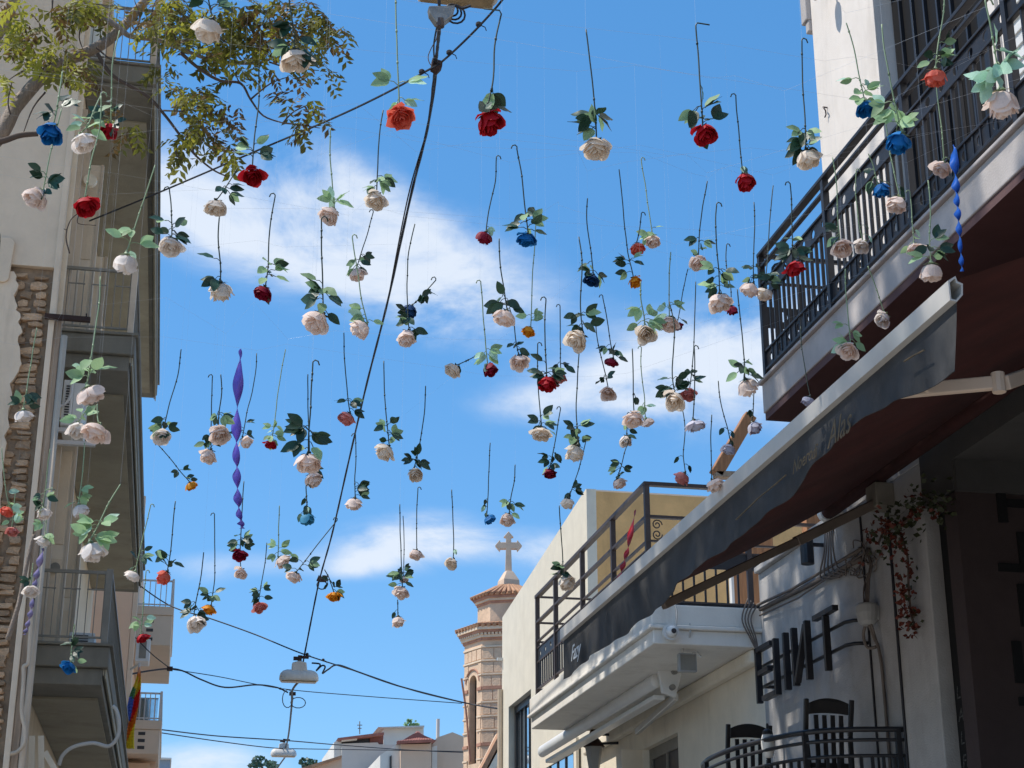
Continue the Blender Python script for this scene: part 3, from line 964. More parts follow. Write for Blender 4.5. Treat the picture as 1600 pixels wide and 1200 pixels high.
MB().box(XF - 0.1, XF + 0.02, YL0 + 0.05, 22.1, 4.58, 4.718).build('cornice', 'plaster_cream', th_, bevel=0.03)
xt = XL + 0.08
tr = MB()
for z, r_ in ((6.42, 0.032), (6.08, 0.024), (5.83, 0.016), (5.74, 0.014), (5.56, 0.014), (5.22, 0.016)):
    tr.box(xt - r_, xt + r_, YL0 + 0.35, YL1 - 0.0, z - r_ * 0.6, z + r_ * 0.6)
    yq = YL0 + 0.38
    if z > 5.7 or z < 5.3:
        tr.box(xt + r_ + 0.001, 9.0, yq - r_, yq + r_, z - r_ * 0.6, z + r_ * 0.6)
for z in (6.42, 6.08, 5.83, 5.22):
    tr.box(xt + 0.03, XF, YL1 - 0.04, YL1 - 0.012, z - 0.012, z + 0.012)
trail = tr.build('terrace_railing', 'iron_brown', th_)
pm = MB().box(-0.026, 0.026, -0.026, 0.026, 5.1, 6.44).mesh('post', 'iron_brown')
for yy in (YL0 + 0.38, 16.9, 18.3, 19.7, YL1 - 0.03):
    piece('post', pm, trail, (xt, yy, 0))
for xx in (5.55, 6.7, 7.8):
    piece('post', pm, trail, (xx, YL0 + 0.38, 0))
MB().holes(lambda s_, z: (xt, s_, z), YL0 + 0.4, YL1 - 0.05, 5.565, 5.735, 0.3, 0.035).build('pierced_band', 'iron_black', trail, solid=0.01)
MB().holes(lambda s_, z: (s_, YL0 + 0.38, z), xt + 0.03, 9, 5.105, 5.215, 0.3, 0.025).build('pierced_band', 'iron_black', trail, solid=0.01)
MB().box(xt + 0.03, 9, YL0 + 0.375, YL0 + 0.385, 5.57, 5.74).build('band_plate', 'iron_black', trail)
tb = MB().box(-0.009, 0.009, -0.009, 0.009, 5.22, 5.56).mesh('baluster', 'iron_black')
tb2 = MB().box(-0.009, 0.009, -0.009, 0.009, 5.22, 5.57).mesh('end_baluster', 'iron_black')
yy = YL0 + 0.5
while yy < YL1:
    piece('baluster', tb, trail, (xt, yy, 0))
    yy += 0.12
xx = xt + 0.12
while xx < 8.5:
    piece('baluster', tb2, trail, (xx, YL0 + 0.38, 0))
    xx += 0.115
scm = MB()
for (ox, oz, fl) in ((xt + 0.1, 6.0, 1), (xt + 0.1, 5.9, -1)):
    pts = []
    for i in range(18):
        t = i / 17 * 3.0 * math.pi
        r = 0.055 * (1 - i / 22)
        pts.append((ox + r * math.cos(t), YL0 + 0.38, oz + fl * r * math.sin(t)))
    scm.tube(pts, 0.007, 5)
scm.build('scroll', 'iron_brown', trail, smooth=True)
# timber bracketed pergola beam on the terrace
pb = thing('timber_beam', 'sloping orange timber beam with carved end above the terrace railing', 'beam', (5.2, 15.9, 6.4))
MB().beam(on_y(1172, 650, 15.9), on_y(1118, 742, 15.9), 0.13, 0.12, (0, 1, 0)).build('rafter', 'wood_orange', pb, bevel=0.01)
MB().beam(on_y(1116, 742, 15.9), on_y(1158, 744, 15.9), 0.12, 0.07).build('carved_end', 'wood_old', pb, bevel=0.01)
MB().box(6.35, 6.55, 15.95, 16.1, 5.1, 6.4).build('timber_post', 'wood_orange', pb)
dr = thing('terrace_door', 'orange timber door on the roof terrace behind the dark bars', 'door', (6.5, 16.6, 5.1))
dp0, dp1 = on_y(1145, 890, 17.5), on_y(1165, 930, 17.5)
MB().box(dp0.x, dp0.x + 0.5, 17.5, 17.56, 5.1, 7.0).build('door_leaf', 'wood_orange', dr, bevel=0.01)
MB().box(dp0.x - 0.03, dp0.x, 17.48, 17.56, 5.1, 7.03).build('door_frame', 'white_plastic', dr)

# things fixed under the ledge
ra = thing('retracted_awning', 'rolled white awning cassette beneath the moulded ledge', 'awning', (5.0, 19, 4.6))
pA, pB = Vector((4.9, 16.7, 4.70)), Vector((4.9, 22.4, 4.70))
MB().lathe((4.9, 16.75, 4.66), [(0.075, 0), (0.08, 0.02), (0.08, 5.6), (0.075, 5.62)], 14, axis=(0, 1, 0), sx=0.8, sy=1.0).build('cassette', 'white_plastic', ra, smooth=True)
MB().box(4.93, 5.06, 17.0, 22.3, 4.50, 4.55).build('front_rail', 'white_plastic', ra, bevel=0.01)
MB().beam((5.12, 16.8, 4.50), (5.3, 19.0, 4.46), 0.05, 0.07).build('arm', 'alu', ra, bevel=0.006)
MB().prism([(4.86, 16.55, 4.74), (5.05, 16.55, 4.86), (5.12, 16.55, 4.72), (5.04, 16.55, 4.45), (4.9, 16.55, 4.5)], (0, 0.06, 0)).build('end_bracket', 'white_plastic', ra, bevel=0.008)
MB().tube([(5.03, 16.5, 4.72), (5.03, 16.55, 4.72)], 0.035, 10).tube([(5.0, 16.5, 4.55), (5.0, 16.55, 4.55)], 0.03, 10).build('bolt', 'galv', ra)
cc = thing('security_camera', 'white dome security camera on the end of the moulded ledge', 'camera', (4.62, 15.1, 4.84))
c0 = on_y(1046, 989, 15.12)
MB().lathe(c0, [(0.075, 0.0), (0.08, 0.03), (0.08, 0.06)], 18, axis=(0, -1, 0)).build('base', 'white_plastic', cc, smooth=False)
MB().lathe(c0 + Vector((0, -0.06, 0)), [(0.058, 0.0), (0.056, 0.03), (0.045, 0.055), (0.025, 0.066)], 16, axis=(0, -1, 0)).build('dome', 'white_plastic', cc, smooth=True)
MB().lathe(c0 + Vector((0.006, -0.115, -0.004)), [(0.026, 0.0), (0.024, 0.018)], 14, axis=(0, -1, 0)).build('lens', 'frame_dark', cc)
MB().tube(catmull([c0 + Vector((0.06, -0.02, 0.06)), c0 + Vector((0.075, -0.02, 0.2)), c0 + Vector((0.06, 0.03, 0.34))], 4), 0.008, 5).build('lead', 'cable_white', cc)
fl = thing('floodlight', 'square grey floodlight hung under the moulded ledge beside the camera', 'lamp', (4.85, 15.4, 4.6))
f0 = on_y(1075, 1035, 15.35)
MB().box(f0.x - 0.09, f0.x + 0.09, 15.35, 15.42, f0.z - 0.09, f0.z + 0.09).build('housing', 'grey_plastic', fl, bevel=0.008)
MB().box(f0.x - 0.075, f0.x + 0.075, 15.344, 15.352, f0.z - 0.075, f0.z + 0.075).build('glass', 'iron_grey', fl)
MB().tube(catmull([f0 + Vector((-0.05, 0, 0.09)), f0 + Vector((-0.045, 0.0, 0.14)), f0 + Vector((-0.03, -0.19, 0.22)), f0 + Vector((-0.03, -0.19, 0.34))], 4), 0.01, 5).tube([f0 + Vector((0.05, 0, 0.09)), f0 + Vector((0.09, 0, 0.1)), f0 + Vector((0.13, 0, 0.06))], 0.012, 5).build('bracket', 'cable_white', fl)
cw = MB()
for i in range(4):
    cw.tube(catmull([(XF - 0.05 - 0.03 * i, 15.1, 5.12 + 0.02 * i), (XF - 0.12 - 0.03 * i, 15.1, 4.98), (XF - 0.08 - 0.02 * i, 15.1, 4.8), (XF - 0.05, 15.12, 4.64)], 5), 0.008, 5)
tag(cw.build('wire_bunch', 'cable_brown', smooth=True), 'bunch of loose wires at the corner where the ledge meets the grey wall', 'wires')
wlan = thing('wall_lantern', 'ornate old wall lantern below the rolled white awning', 'lantern', (5.3, 21.2, 4.4))
l0 = on_x(928, 1185, 5.2)
MB().lathe(l0, [(0.05, -0.25), (0.11, 0.12), (0.12, 0.14)], 6).build('glass_body', 'grey_plastic', wlan)
MB().lathe(l0, [(0.15, 0.142), (0.11, 0.2), (0.05, 0.27), (0.06, 0.3), (0.03, 0.38)], 6).build('cap', 'rust', wlan)
MB().beam(l0 + Vector((0, 0, 0.3)), l0 + Vector((0.32, 0.0, 0.3)), 0.03, 0.03).beam(l0 + Vector((-0.02, 0, 0.18)), l0 + Vector((0.32, 0, 0.2)), 0.03, 0.03).build('bracket', 'iron_black', wlan)

# ================================================================ cream gabled building with ochre flank
YO, YG = 22.1, 28.3
og = thing('ochre_building', 'cream building with an ochre side wall and blue reflecting shop window', 'building', (XF, 25, 0))
zt0, zt1 = 8.32, 7.77
gw = MB()
gw.prism([(XF, YO, 0), (XF, 25.9, 0), (XF, 25.9, zt0 + (zt1 - zt0) * 0.6129), (XF, YO, zt0)], (4.5, 0, 0))
gw.prism([(XF, 27.72, 0), (XF, YG, 0), (XF, YG, zt1), (XF, 27.72, zt1 + 0.05)], (4.5, 0, 0))
gw.prism([(XF, 25.9, 6.12), (XF, 27.72, 6.12), (XF, 27.72, zt1 + 0.05), (XF, 25.9, zt0 + (zt1 - zt0) * 0.6129)], (4.5, 0, 0))
gw.build('gable_wall', 'gable_cream', og)
MB().box(XF + 0.13, 10.5, YO - 0.06, YO - 0.002, 0, 8.28).build('ochre_wall', 'ochre', og)
MB().box(XF - 0.012, XF + 0.128, YO - 0.09, YO - 0.003, 0, 8.3).build('corner_strip', 'gable_cream', og)
sw = MB().box(XF + 0.1, XF + 0.2, 25.9, 25.98, 2, 6.12).box(XF + 0.1, XF + 0.2, 27.64, 27.72, 2, 6.12).box(XF + 0.1, XF + 0.2, 25.98, 27.64, 6.0, 6.12).build('window_frame', 'frame_dark', og)
for k in range(5):
    ya = 25.98 + 1.66 * k / 5
    MB().box(XF + 0.14, XF + 0.15, ya + 0.02, ya + 0.332 - 0.02, 2, 6.0).build('pane', 'glass_sky', sw)
    MB().box(XF + 0.12, XF + 0.17, ya - 0.018, ya + 0.018, 2, 5.998).build('mullion', 'frame_dark', sw)
sw2 = MB().box(XF - 0.07, XF - 0.03, 22.6, 22.75, 2, 4.9).box(XF - 0.07, XF - 0.03, 24.85, 24.95, 2, 4.9).box(XF - 0.07, XF - 0.03, 22.75, 24.85, 4.72, 4.9).build('shop_window', 'plaster_cream', og)
for k in range(4):
    ya = 22.76 + 2.08 * k / 4
    MB().box(XF - 0.05, XF - 0.045, ya + 0.02, ya + 0.5, 2, 4.72).build('pane', 'glass_sky', sw2)
    MB().box(XF - 0.068, XF - 0.04, ya - 0.018, ya + 0.018, 2, 4.718).build('mullion', 'frame_dark', sw2)
MB().box(XF - 0.1, XF, 28.22, 28.27, 7.0, 7.05).build('wall_stub', 'white_plastic', og)
MB().tube([(XF - 0.04, 28.25, 0), (XF - 0.04, 28.25, 6.5)], 0.05, 8).build('downpipe', 'pale_paint', og)

# ================================================================ church tower
TX, TY = 9.2, 46.4
ct = thing('church_tower', 'octagonal stone church bell tower with tiled cap and stone cross', 'tower', (TX, TY, 0))
RO = 1.27
HW = math.pi / 8 + R(21)


def octo(r, z0, z1, r1=None):
    r1 = r if r1 is None else r1
    m = MB()
    return m.lathe((TX, TY, 0), [(r, z0), (r1, z1)], 8, rot0=HW)


def octpt(k, r, z):
    t = HW + 2 * math.pi * k / 8
    return Vector((TX + r * math.cos(t), TY + r * math.sin(t), z))


SZ1 = 10.86
# facets with a tall arched opening in the ones towards the street; others plain
sm = MB()
arch_z0, arch_z1, aw_ = 7.5, 9.75, 0.2
fac_open = []
for k in range(8):
    a, b = octpt(k, RO, 0), octpt(k + 1, RO, 0)
    mid_ = (a + b) / 2
    to_cam = Vector((-TX, -TY, 0)).normalized()
    nrm = (mid_ - Vector((TX, TY, 0))).normalized()
    ex = (b - a).normalized()
    half = (b - a).length / 2
    if nrm.dot(Vector((-0.93, -0.36, 0))) > 0.80:
        fac_open.append((mid_, ex, nrm, half))
        K = 8
        path = [(-aw_, arch_z0)] + [(-aw_ * math.cos(math.pi * i / K), arch_z1 + aw_ * math.sin(math.pi * i / K)) for i in range(K + 1)] + [(aw_, arch_z0)]
        P = lambda s_, z: tuple(mid_ + ex * s_ + Vector((0, 0, z)))
        sm.poly([P(-half, 0), P(half, 0), P(half, arch_z0), P(-half, arch_z0)])
        L_ = [(-half, arch_z0)] + [(-half, arch_z0 + (SZ1 - arch_z0) * i / (K / 2 + 1)) for i in range(1, K // 2 + 1)]
        # left, right and top pieces round the arch
        sm.poly([P(-half, arch_z0), P(-aw_, arch_z0), P(-aw_, arch_z1), P(-half, arch_z1)])
        sm.poly([P(aw_, arch_z0), P(half, arch_z0), P(half, arch_z1), P(aw_, arch_z1)])
        for i in range(K):
            t0, t1 = math.pi * i / K, math.pi * (i + 1) / K
            x0_, z0_ = -aw_ * math.cos(t0), arch_z1 + aw_ * math.sin(t0)
            x1_, z1_ = -aw_ * math.cos(t1), arch_z1 + aw_ * math.sin(t1)
            o0 = -half + 2 * half * i / K
            o1 = -half + 2 * half * (i + 1) / K
            sm.poly([P(x0_, z0_), P(x1_, z1_), P(o1, SZ1), P(o0, SZ1)])
        sm.poly([P(-half, arch_z1), P(-aw_, arch_z1), P(-half, SZ1)])
        sm.poly([P(aw_, arch_z1), P(half, arch_z1), P(half, SZ1)])
        for (s0, za), (s1, zb) in zip(path[:-1], path[1:]):
            sm.poly([P(s0, za), P(s1, zb), tuple(Vector(P(s1, zb)) - nrm * 0.22), tuple(Vector(P(s0, za)) - nrm * 0.22)])
        sm.poly([P(-aw_, arch_z0), P(aw_, arch_z0), tuple(Vector(P(aw_, arch_z0)) - nrm * 0.22), tuple(Vector(P(-aw_, arch_z0)) - nrm * 0.22)])
    else:
        sm.poly([tuple(a), tuple(b), tuple(b + Vector((0, 0, SZ1))), tuple(a + Vector((0, 0, SZ1)))])
sm.build('shaft', 'tower_stone', ct)
octo(RO - 0.21, 4, SZ1).build('dark_inside', 'dark_void', ct)  # near-black core; the shade inside the arches is put into its colour
# courses of pale bands and brick lines, proud of the stone
for i in range(16):
    z = 4.9 + i * 0.385
    for k in range(8):
        a, b = octpt(k, RO + 0.012, z), octpt(k + 1, RO + 0.012, z)
        mid_ = (a + b) / 2
        nrm = (mid_ - Vector((TX, TY, z))).normalized()
        segs = [(0, 1)]
        if nrm.dot(Vector((-0.93, -0.36, 0))) > 0.80 and arch_z0 - 0.05 < z < arch_z1 + 0.3:
            f_ = 0.5 - (aw_ + 0.05) / (b - a).length
            segs = [(0, f_), (1 - f_, 1)]
        if nrm.dot(Vector((0.2, -1, 0))) < 0.1 and nrm.x > 0:
            continue
        for (s0, s1) in segs:
            MB().beam(a.lerp(b, s0), a.lerp(b, s1), 0.05, 0.045 if i % 4 else 0.08).build('course_band', 'tower_band' if i % 4 else 'tower_brick', ct)
for (mid_, ex, nrm, half) in fac_open:
    pts = [mid_ + nrm * 0.02 + ex * (-(aw_ + 0.16) * math.cos(math.pi * i / 12)) + Vector((0, 0, arch_z1 + (aw_ + 0.16) * math.sin(math.pi * i / 12))) for i in range(13)]
    MB().tube(pts, 0.025, 5).build('arch_moulding', 'tower_brick', ct)
# stone blocks facing the facets
sb = [MB().box(-0.5, 0.5, -0.012, 0.012, -0.5, 0.5).mesh('stone_block', 'tower_stone')]
rnd = random.Random(8)
for k in range(8):
    a, b = octpt(k, RO, 0), octpt(k + 1, RO, 0)
    mid_ = (a + b) / 2
    nrm = (mid_ - Vector((TX, TY, 0))).normalized()
    if nrm.dot(Vector((-0.19, -0.98, 0))) < 0.15:
        continue
    op = nrm.dot(Vector((-0.93, -0.36, 0))) > 0.80
    ang = math.atan2((b - a).y, (b - a).x)
    for i in range(15):
        z = 4.9 + (i + 0.5) * 0.385
        s_ = 0.02
        while s_ < 0.95:
            wd = rnd.uniform(0.2, 0.36)
            e = min(0.98, s_ + wd)
            ctr = a.lerp(b, (s_ + e) / 2)
            off = abs((s_ + e) / 2 - 0.5) * (b - a).length
            wl_ = (e - s_) * (b - a).length - 0.03
            if wl_ > 0.06 and not (op and z > arch_z0 - 0.2 and z < arch_z1 + 0.45 and off < aw_ + wl_ / 2 + 0.02):
                piece('stone_block', sb[0], ct, ctr + nrm * rnd.uniform(0.0, 0.012) + Vector((0, 0, z)), (0, 0, ang), (wl_, 1, 0.285))
            s_ = e
# cornice: stepped brick, dentils, tiles
for (r_, z0, z1, mt) in ((RO + 0.05, 10.86, 10.93, 'tower_brick'), (RO + 0.1, 10.93, 11.0, 'tower_band'), (RO + 0.17, 11.06, 11.13, 'tower_brick'), (RO + 0.23, 11.13, 11.22, 'tower_band')):
    octo(r_, z0, z1).build('cornice_course', mt, ct)
octo(RO + 0.08, 11.0, 11.06).build('cornice_course', 'tower_brick', ct)
dm = MB().box(-0.035, 0.035, -0.04, 0.04, 0, 0.06).mesh('dentil', 'tower_band')
for k in range(8):
    a, b = octpt(k, RO + 0.10, 11.0), octpt(k + 1, RO + 0.10, 11.0)
    for i in range(10):
        p_ = a.lerp(b, (i + 0.5) / 10)
        piece('dentil', dm, ct, p_, (0, 0, math.atan2((b - a).y, (b - a).x)))
octo(RO + 0.25, 11.222, 11.34, 0.85).build('skirt_roof', 'roof_tile', ct)
rt = MB().tube([(0, 0, 0), (0, 0.42, 0.11)], 0.062, 7).mesh('ridge_tile', 'roof_tile')
for k in range(8):
    a, b = octpt(k, RO + 0.27, 11.25), octpt(k + 1, RO + 0.27, 11.25)
    for i in range(7):
        p_ = a.lerp(b, i / 7)
        d_ = Vector((TX, TY, 0)) - Vector((p_.x, p_.y, 0))
        piece('roof_tile', rt, ct, p_, (0, 0, math.atan2(d_.y, d_.x) - math.pi / 2))
octo(0.9, 11.3, 12.0).build('drum', 'tower_stone', ct)
for (r_, z0, z1, mt) in ((0.93, 11.98, 12.05, 'tower_brick'), (0.98, 12.05, 12.12, 'tower_band'), (1.03, 12.12, 12.2, 'tower_brick')):
    octo(r_, z0, z1).build('cornice_course', mt, ct)
octo(1.09, 12.2, 12.6, 0.28).build('cap_roof', 'roof_tile', ct)
rt2 = MB().tube([(0, 0, 0), (0, 0.78, 0.37)], 0.055, 7).mesh('hip_tile', 'roof_tile')
for k in range(8):
    a, b = octpt(k, 1.11, 12.22), octpt(k + 1, 1.11, 12.22)
    for i in range(5):
        p_ = a.lerp(b, i / 5)
        d_ = Vector((TX, TY, 0)) - Vector((p_.x, p_.y, 0))
        piece('roof_tile', rt2, ct, p_, (0, 0, math.atan2(d_.y, d_.x) - math.pi / 2), (1, 0.9 if i else 1, 1))
cr = MB().lathe((TX, TY, 12.58), [(0.36, 0), (0.34, 0.22), (0.2, 0.42), (0.14, 0.5)], 4, rot0=math.pi / 4 + 0.2)
cr.build('cross_base', 'cross_stone', ct, bevel=0.01)
cz = 13.05


def cpt(u_, z):
    return Vector((TX + u_ * 0.9, TY + u_ * -0.17, cz + (z - cz) * 0.9))


outl = [(-0.11, cz), (0.11, cz), (0.085, cz + 0.79), (0.26, cz + 0.79), (0.28, cz + 0.71), (0.43, cz + 0.9), (0.28, cz + 1.09), (0.26, cz + 1.01), (0.085, cz + 1.01),
        (0.085, cz + 1.17), (0.16, cz + 1.19), (0.0, cz + 1.38), (-0.16, cz + 1.19), (-0.085, cz + 1.17), (-0.085, cz + 1.01), (-0.26, cz + 1.01), (-0.28, cz + 1.09), (-0.43, cz + 0.9), (-0.28, cz + 0.71), (-0.26, cz + 0.79), (-0.085, cz + 0.79)]
MB().prism([cpt(a, b) for a, b in outl], (0.03, 0.16, 0)).build('cross', 'cross_stone', ct, bevel=0.012)
MB().tube(catmull([on_y(721, 1060, 44.6), on_y(728, 1110, 44.7), on_y(735, 1190, 44.9)], 4), 0.03, 5).build('drain_pipe', 'tower_brick', ct)
# nave roof beside the tower
nv = thing('church_nave', 'church nave gable roof edge between tower and cream building', 'building', (9.5, 44, 0))
a_, b_ = on_y(785, 1140, 43), on_y(752, 1205, 43)
MB().prism([(a_.x, 43, a_.z), (b_.x, 43, b_.z), (b_.x, 43, 0), (a_.x + 2, 43, 0), (a_.x + 2, 43, a_.z + 2)], (0, 1.0, 0)).build('wall', 'tower_stone', nv)
MB().beam(b_ + Vector((-0.5, -0.2, -0.9)), a_ + Vector((1.2, -0.2, 2.3)), 0.6, 0.12, (0, 0, 1)).build('verge', 'roof_tile', nv)
MB().beam(b_ + Vector((-0.3, -0.22, -0.9)), a_ + Vector((1.35, -0.22, 2.1)), 0.5, 0.16, (0, 0, 1)).build('eave_board', 'plaster_cream', nv)

# ================================================================ far houses at the end of the street
YD = 72.0


def fpt(px, py, Y=YD):
    return on_y(px, py, Y)


def face_prism(name, mat, parent, pix, Y, depth):
    return MB().prism([fpt(a, b, Y) for a, b in pix], (0, depth, 0)).build(name, mat, parent)


fa = thing('far_house', 'far grey and white house with low red roof, left of the tiled peach house', 'building', (4, 76, 0))
face_prism('front_wall', 'far_grey', fa, [(534, 1240), (534, 1162), (590, 1160), (592, 1163), (640, 1164), (640, 1240)], 76, 6)
face_prism('side_wall', 'far_white', fa, [(522, 1240), (522, 1160), (533.5, 1152), (533.5, 1240)], 76.2, 6)
face_prism('roof', 'roof_red', fa, [(528, 1153), (600, 1144), (600, 1148), (530, 1156)], 75.6, 7)
face_prism('loggia', 'frame_dark', fa, [(535, 1162), (535, 1155), (577, 1151), (577, 1161)], 76.3, 3)
face_prism('awning_strip', 'far_white', fa, [(534, 1156), (558, 1153), (558, 1155.5), (535, 1158)], 75.8, 0.4)
face_prism('red_wall', 'roof_red', fa, [(578, 1163), (578, 1151), (599, 1147), (599, 1164)], 76.25, 3)
MB().tube([fpt(562, 1147, 78), fpt(562, 1127, 78)], 0.025, 5).tube([fpt(558, 1133, 78), fpt(566, 1133, 78)], 0.02, 5).tube([fpt(559, 1138, 78), fpt(565, 1138, 78)], 0.02, 5).build('aerial', 'iron_grey', fa)
fb_ = thing('white_roof_block', 'white flat roof block with a small plant on top', 'building', (6, 79, 0))
face_prism('wall', 'far_white', fb_, [(599.5, 1240), (599.5, 1137), (662, 1136), (662, 1240)], 79, 5)
face_prism('roof_slab', 'far_grey', fb_, [(591, 1136), (663, 1133.5), (663, 1136), (599, 1137)], 78.6, 6)
pl = thing('roof_plant', 'small green potted plant on the white flat roof', 'plant', fpt(640, 1134, 79.5))
rnd = random.Random(4)
pm_ = MB()
for i in range(90):
    c = fpt(rnd.gauss(639, 3), rnd.uniform(1124, 1135), 79.5) if i < 60 else fpt(rnd.gauss(647, 3), rnd.uniform(1130, 1135), 79.5)
    tri_leaf(pm_, c, rnd.uniform(0.1, 0.22), rnd)
pm_.build('foliage', 'leaf_pale', pl)['kind'] = 'stuff'
fc = thing('tiled_house', 'far peach house with red tiled hip roof beside the church tower', 'building', (7, 70, 0))
face_prism('front_wall', 'far_peach', fc, [(626, 1240), (626, 1163), (672, 1162), (674, 1159), (674, 1240)], 70, 5)
face_prism('side_wall', 'far_white', fc, [(594, 1240), (594, 1180), (624, 1160), (625.5, 1160), (625.5, 1240)], 70.3, 5)
face_prism('side_window', 'frame_dark', fc, [(609, 1240), (609, 1182), (612, 1180), (612, 1240)], 70.2, 0.3)
face_prism('end_wall', 'far_peach', fc, [(675, 1240), (675, 1160), (684, 1152), (707, 1144), (722, 1150), (740, 1156), (740, 1240)], 71, 5)
face_prism('white_pilaster', 'far_white', fc, [(675, 1240), (675, 1167), (683, 1165), (683, 1240)], 70.8, 0.3)
for i in range(14):
    t = i / 14
    xa = 622 + 58 * t
    apex = 653
    def rz(x):
        return 1144 + abs(x - apex) * (0.46 if x < apex else 0.38)
    MB().tube([fpt(xa, 1160 - 3 * t, 69.5), fpt(xa + (apex - xa) * 0.55, max(1144, 1160 - 16 * (1 - abs(xa - apex) / 36)), 71.5)], 0.075, 6).build('roof_tile', 'roof_red', fc)
face_prism('roof', 'roof_red', fc, [(620, 1162), (645, 1147), (653, 1144), (663, 1149), (682, 1157), (672, 1160)], 70.0, 3)
MB().box(fpt(683, 1140, 74).x, fpt(687, 1140, 74).x, 74, 74.3, 5, fpt(685, 1123, 74).z).build('chimney', 'far_grey', fc)
fd = thing('low_gable', 'low far gable with dark tiled verge at the bottom edge of the view', 'building', (2, 68, 0))
face_prism('gable_wall', 'far_peach', fd, [(468, 1240), (468, 1203), (534, 1184), (534, 1240)], 68, 4)
face_prism('verge', 'roof_tile', fd, [(464, 1202), (534, 1180), (534, 1184), (466, 1206)], 67.7, 4.6)
fe = thing('blue_roof_box', 'small blue grey rooftop box beyond the lowest balcony', 'building', (-3, 72, 0))
face_prism('wall', 'far_blue', fe, [(243, 1240), (243, 1186), (266, 1186), (266, 1240)], 72, 4)
face_prism('roof_slab', 'far_white', fe, [(241, 1186), (241, 1183), (268, 1184), (268, 1186)], 71.8, 4.4)
ft = thing('far_tree', 'sparse far tree tops between the lamp and the low gable', 'tree', fpt(420, 1240, 74))
tm, tk = MB(), MB()
for (cx, cy, rr, nn_) in ((405, 1190, 12, 90), (425, 1195, 10, 70), (478, 1191, 10, 70), (490, 1192, 7, 40), (395, 1196, 8, 40)):
    for i in range(nn_):
        a = rnd.uniform(0, 6.28)
        q_ = rnd.random() ** 0.5
        tri_leaf(tm, fpt(cx + rr * q_ * math.cos(a), cy + rr * 0.7 * q_ * math.sin(a), 74 + rnd.uniform(-1, 1)), rnd.uniform(0.12, 0.25), rnd)
    tk.tube([fpt(440, 1260, 74), fpt(cx, cy, 74)], 0.05, 5)
tm.build('crown', 'leaf_dark', ft)['kind'] = 'stuff'
tk.build('trunk', 'twig', ft)
# ================================================================ old building on the shady side
XLF = -1.42
XLB = -0.66
YS = 15.1
lb = thing('old_building', 'old plastered building with crumbling stone corner and stacked green grey balconies', 'building', (-3, 16, 0))
ZTOP = 12.7
w = MB()
w.box(-9, XLF - 0.45, YS, YS + 0.3, 0, ZTOP)                     # side wall, left of the stone patch
w.box(XLF - 0.45, XLF - 0.006, YS, YS + 0.3, 8.09, ZTOP)
w.box(-9, XLF - 0.006, YS + 0.3, YS + 0.5, 0, ZTOP)
w.build('side_wall', 'plaster_old', lb)
MB().box(XLF - 0.45, XLF - 0.006, YS + 0.07, YS + 0.298, 0, 8.088).build('mortar_bed', 'mortar', lb)
# ragged plaster edge round the patch
rnd = random.Random(21)
edge = []
z = 8.12
xl = XLF - 0.42
pts_e = []
for (px, py) in ((24, 425), (27, 445), (24, 470), (28, 490), (33, 510), (30, 535), (34, 560), (26, 580), (18, 600), (14, 640), (10, 680), (6, 720), (3, 780), (0, 840), (-6, 900), (-12, 980), (-16, 1080), (-20, 1200), (-22, 1300)):
    pts_e.append(on_y(px, py, YS))
for a, b in zip(pts_e[:-1], pts_e[1:]):
    for k in range(3):
        t = k / 3
        q = a.lerp(b, t)
        edge.append((q.x + rnd.uniform(-0.02, 0.02), q.z + rnd.uniform(-0.01, 0.01)))
xr_ = XLF - 0.45
pe = MB()
for i in range(len(edge) - 1):
    (xa, za), (xb, zb) = edge[i], edge[i + 1]
    if xa > xr_ - 0.0005 or xb > xr_ - 0.0005:
        pe.prism([(xr_ - 0.005, YS - 0.004, za), (max(xa, xr_ + 0.01), YS - 0.004, za), (max(xb, xr_ + 0.01), YS - 0.004, zb), (xr_ - 0.005, YS - 0.004, zb)], (0, 0.1, 0))
    else:
        pe.prism([(xa - 0.02, YS - 0.012, za), (xa, YS - 0.012, za), (xb, YS - 0.012, zb), (xb - 0.02, YS - 0.012, zb)], (0, 0.01, 0))
pe.build('plaster_edge', 'plaster_old', lb)
# rubble stones, each its own piece
protos = []
for i in range(7):
    rr = random.Random(100 + i)
    bmx = bmesh.new()
    bmesh.ops.create_cube(bmx, size=1.0)
    bmesh.ops.subdivide_edges(bmx, edges=bmx.edges[:], cuts=1, use_grid_fill=True)
    for v in bmx.verts:
        d = v.co.length
        v.co *= (0.5 + 0.14 * (0.5 / max(d, 0.3))) * rr.uniform(0.9, 1.12)
        v.co += Vector((rr.uniform(-0.05, 0.05), rr.uniform(-0.05, 0.05), rr.uniform(-0.07, 0.07)))
    me = bpy.data.meshes.new('stone')
    bmx.to_mesh(me)
    bmx.free()
    me.materials.append(M['stone'])
    protos.append(me)
z = 8.0
row = 0
cnt = 0
while z > 3.0 and cnt < 290:
    h = rnd.uniform(0.04, 0.105)
    x = XLF - 0.03
    lim = -1.86
    # plaster edge at this height
    for (xa, za) in edge:
        if za <= z:
            lim = max(-1.87, xa - 0.02)
            break
    if z < 6.6:
        lim = -1.9
    while x > lim:
        wd = rnd.uniform(0.1, 0.33)
        piece('stone', rnd.choice(protos), lb, (x - wd / 2, YS + 0.09 - rnd.uniform(0, 0.035), z - h / 2 + rnd.uniform(-0.008, 0.008)), (rnd.uniform(-0.08, 0.08), rnd.uniform(-0.1, 0.1), rnd.uniform(-0.15, 0.15)), (wd * 1.12, 0.16, h * 1.22))
        x -= wd + rnd.uniform(0.0, 0.01)
        cnt += 1
    z -= h + rnd.uniform(0.0, 0.006)
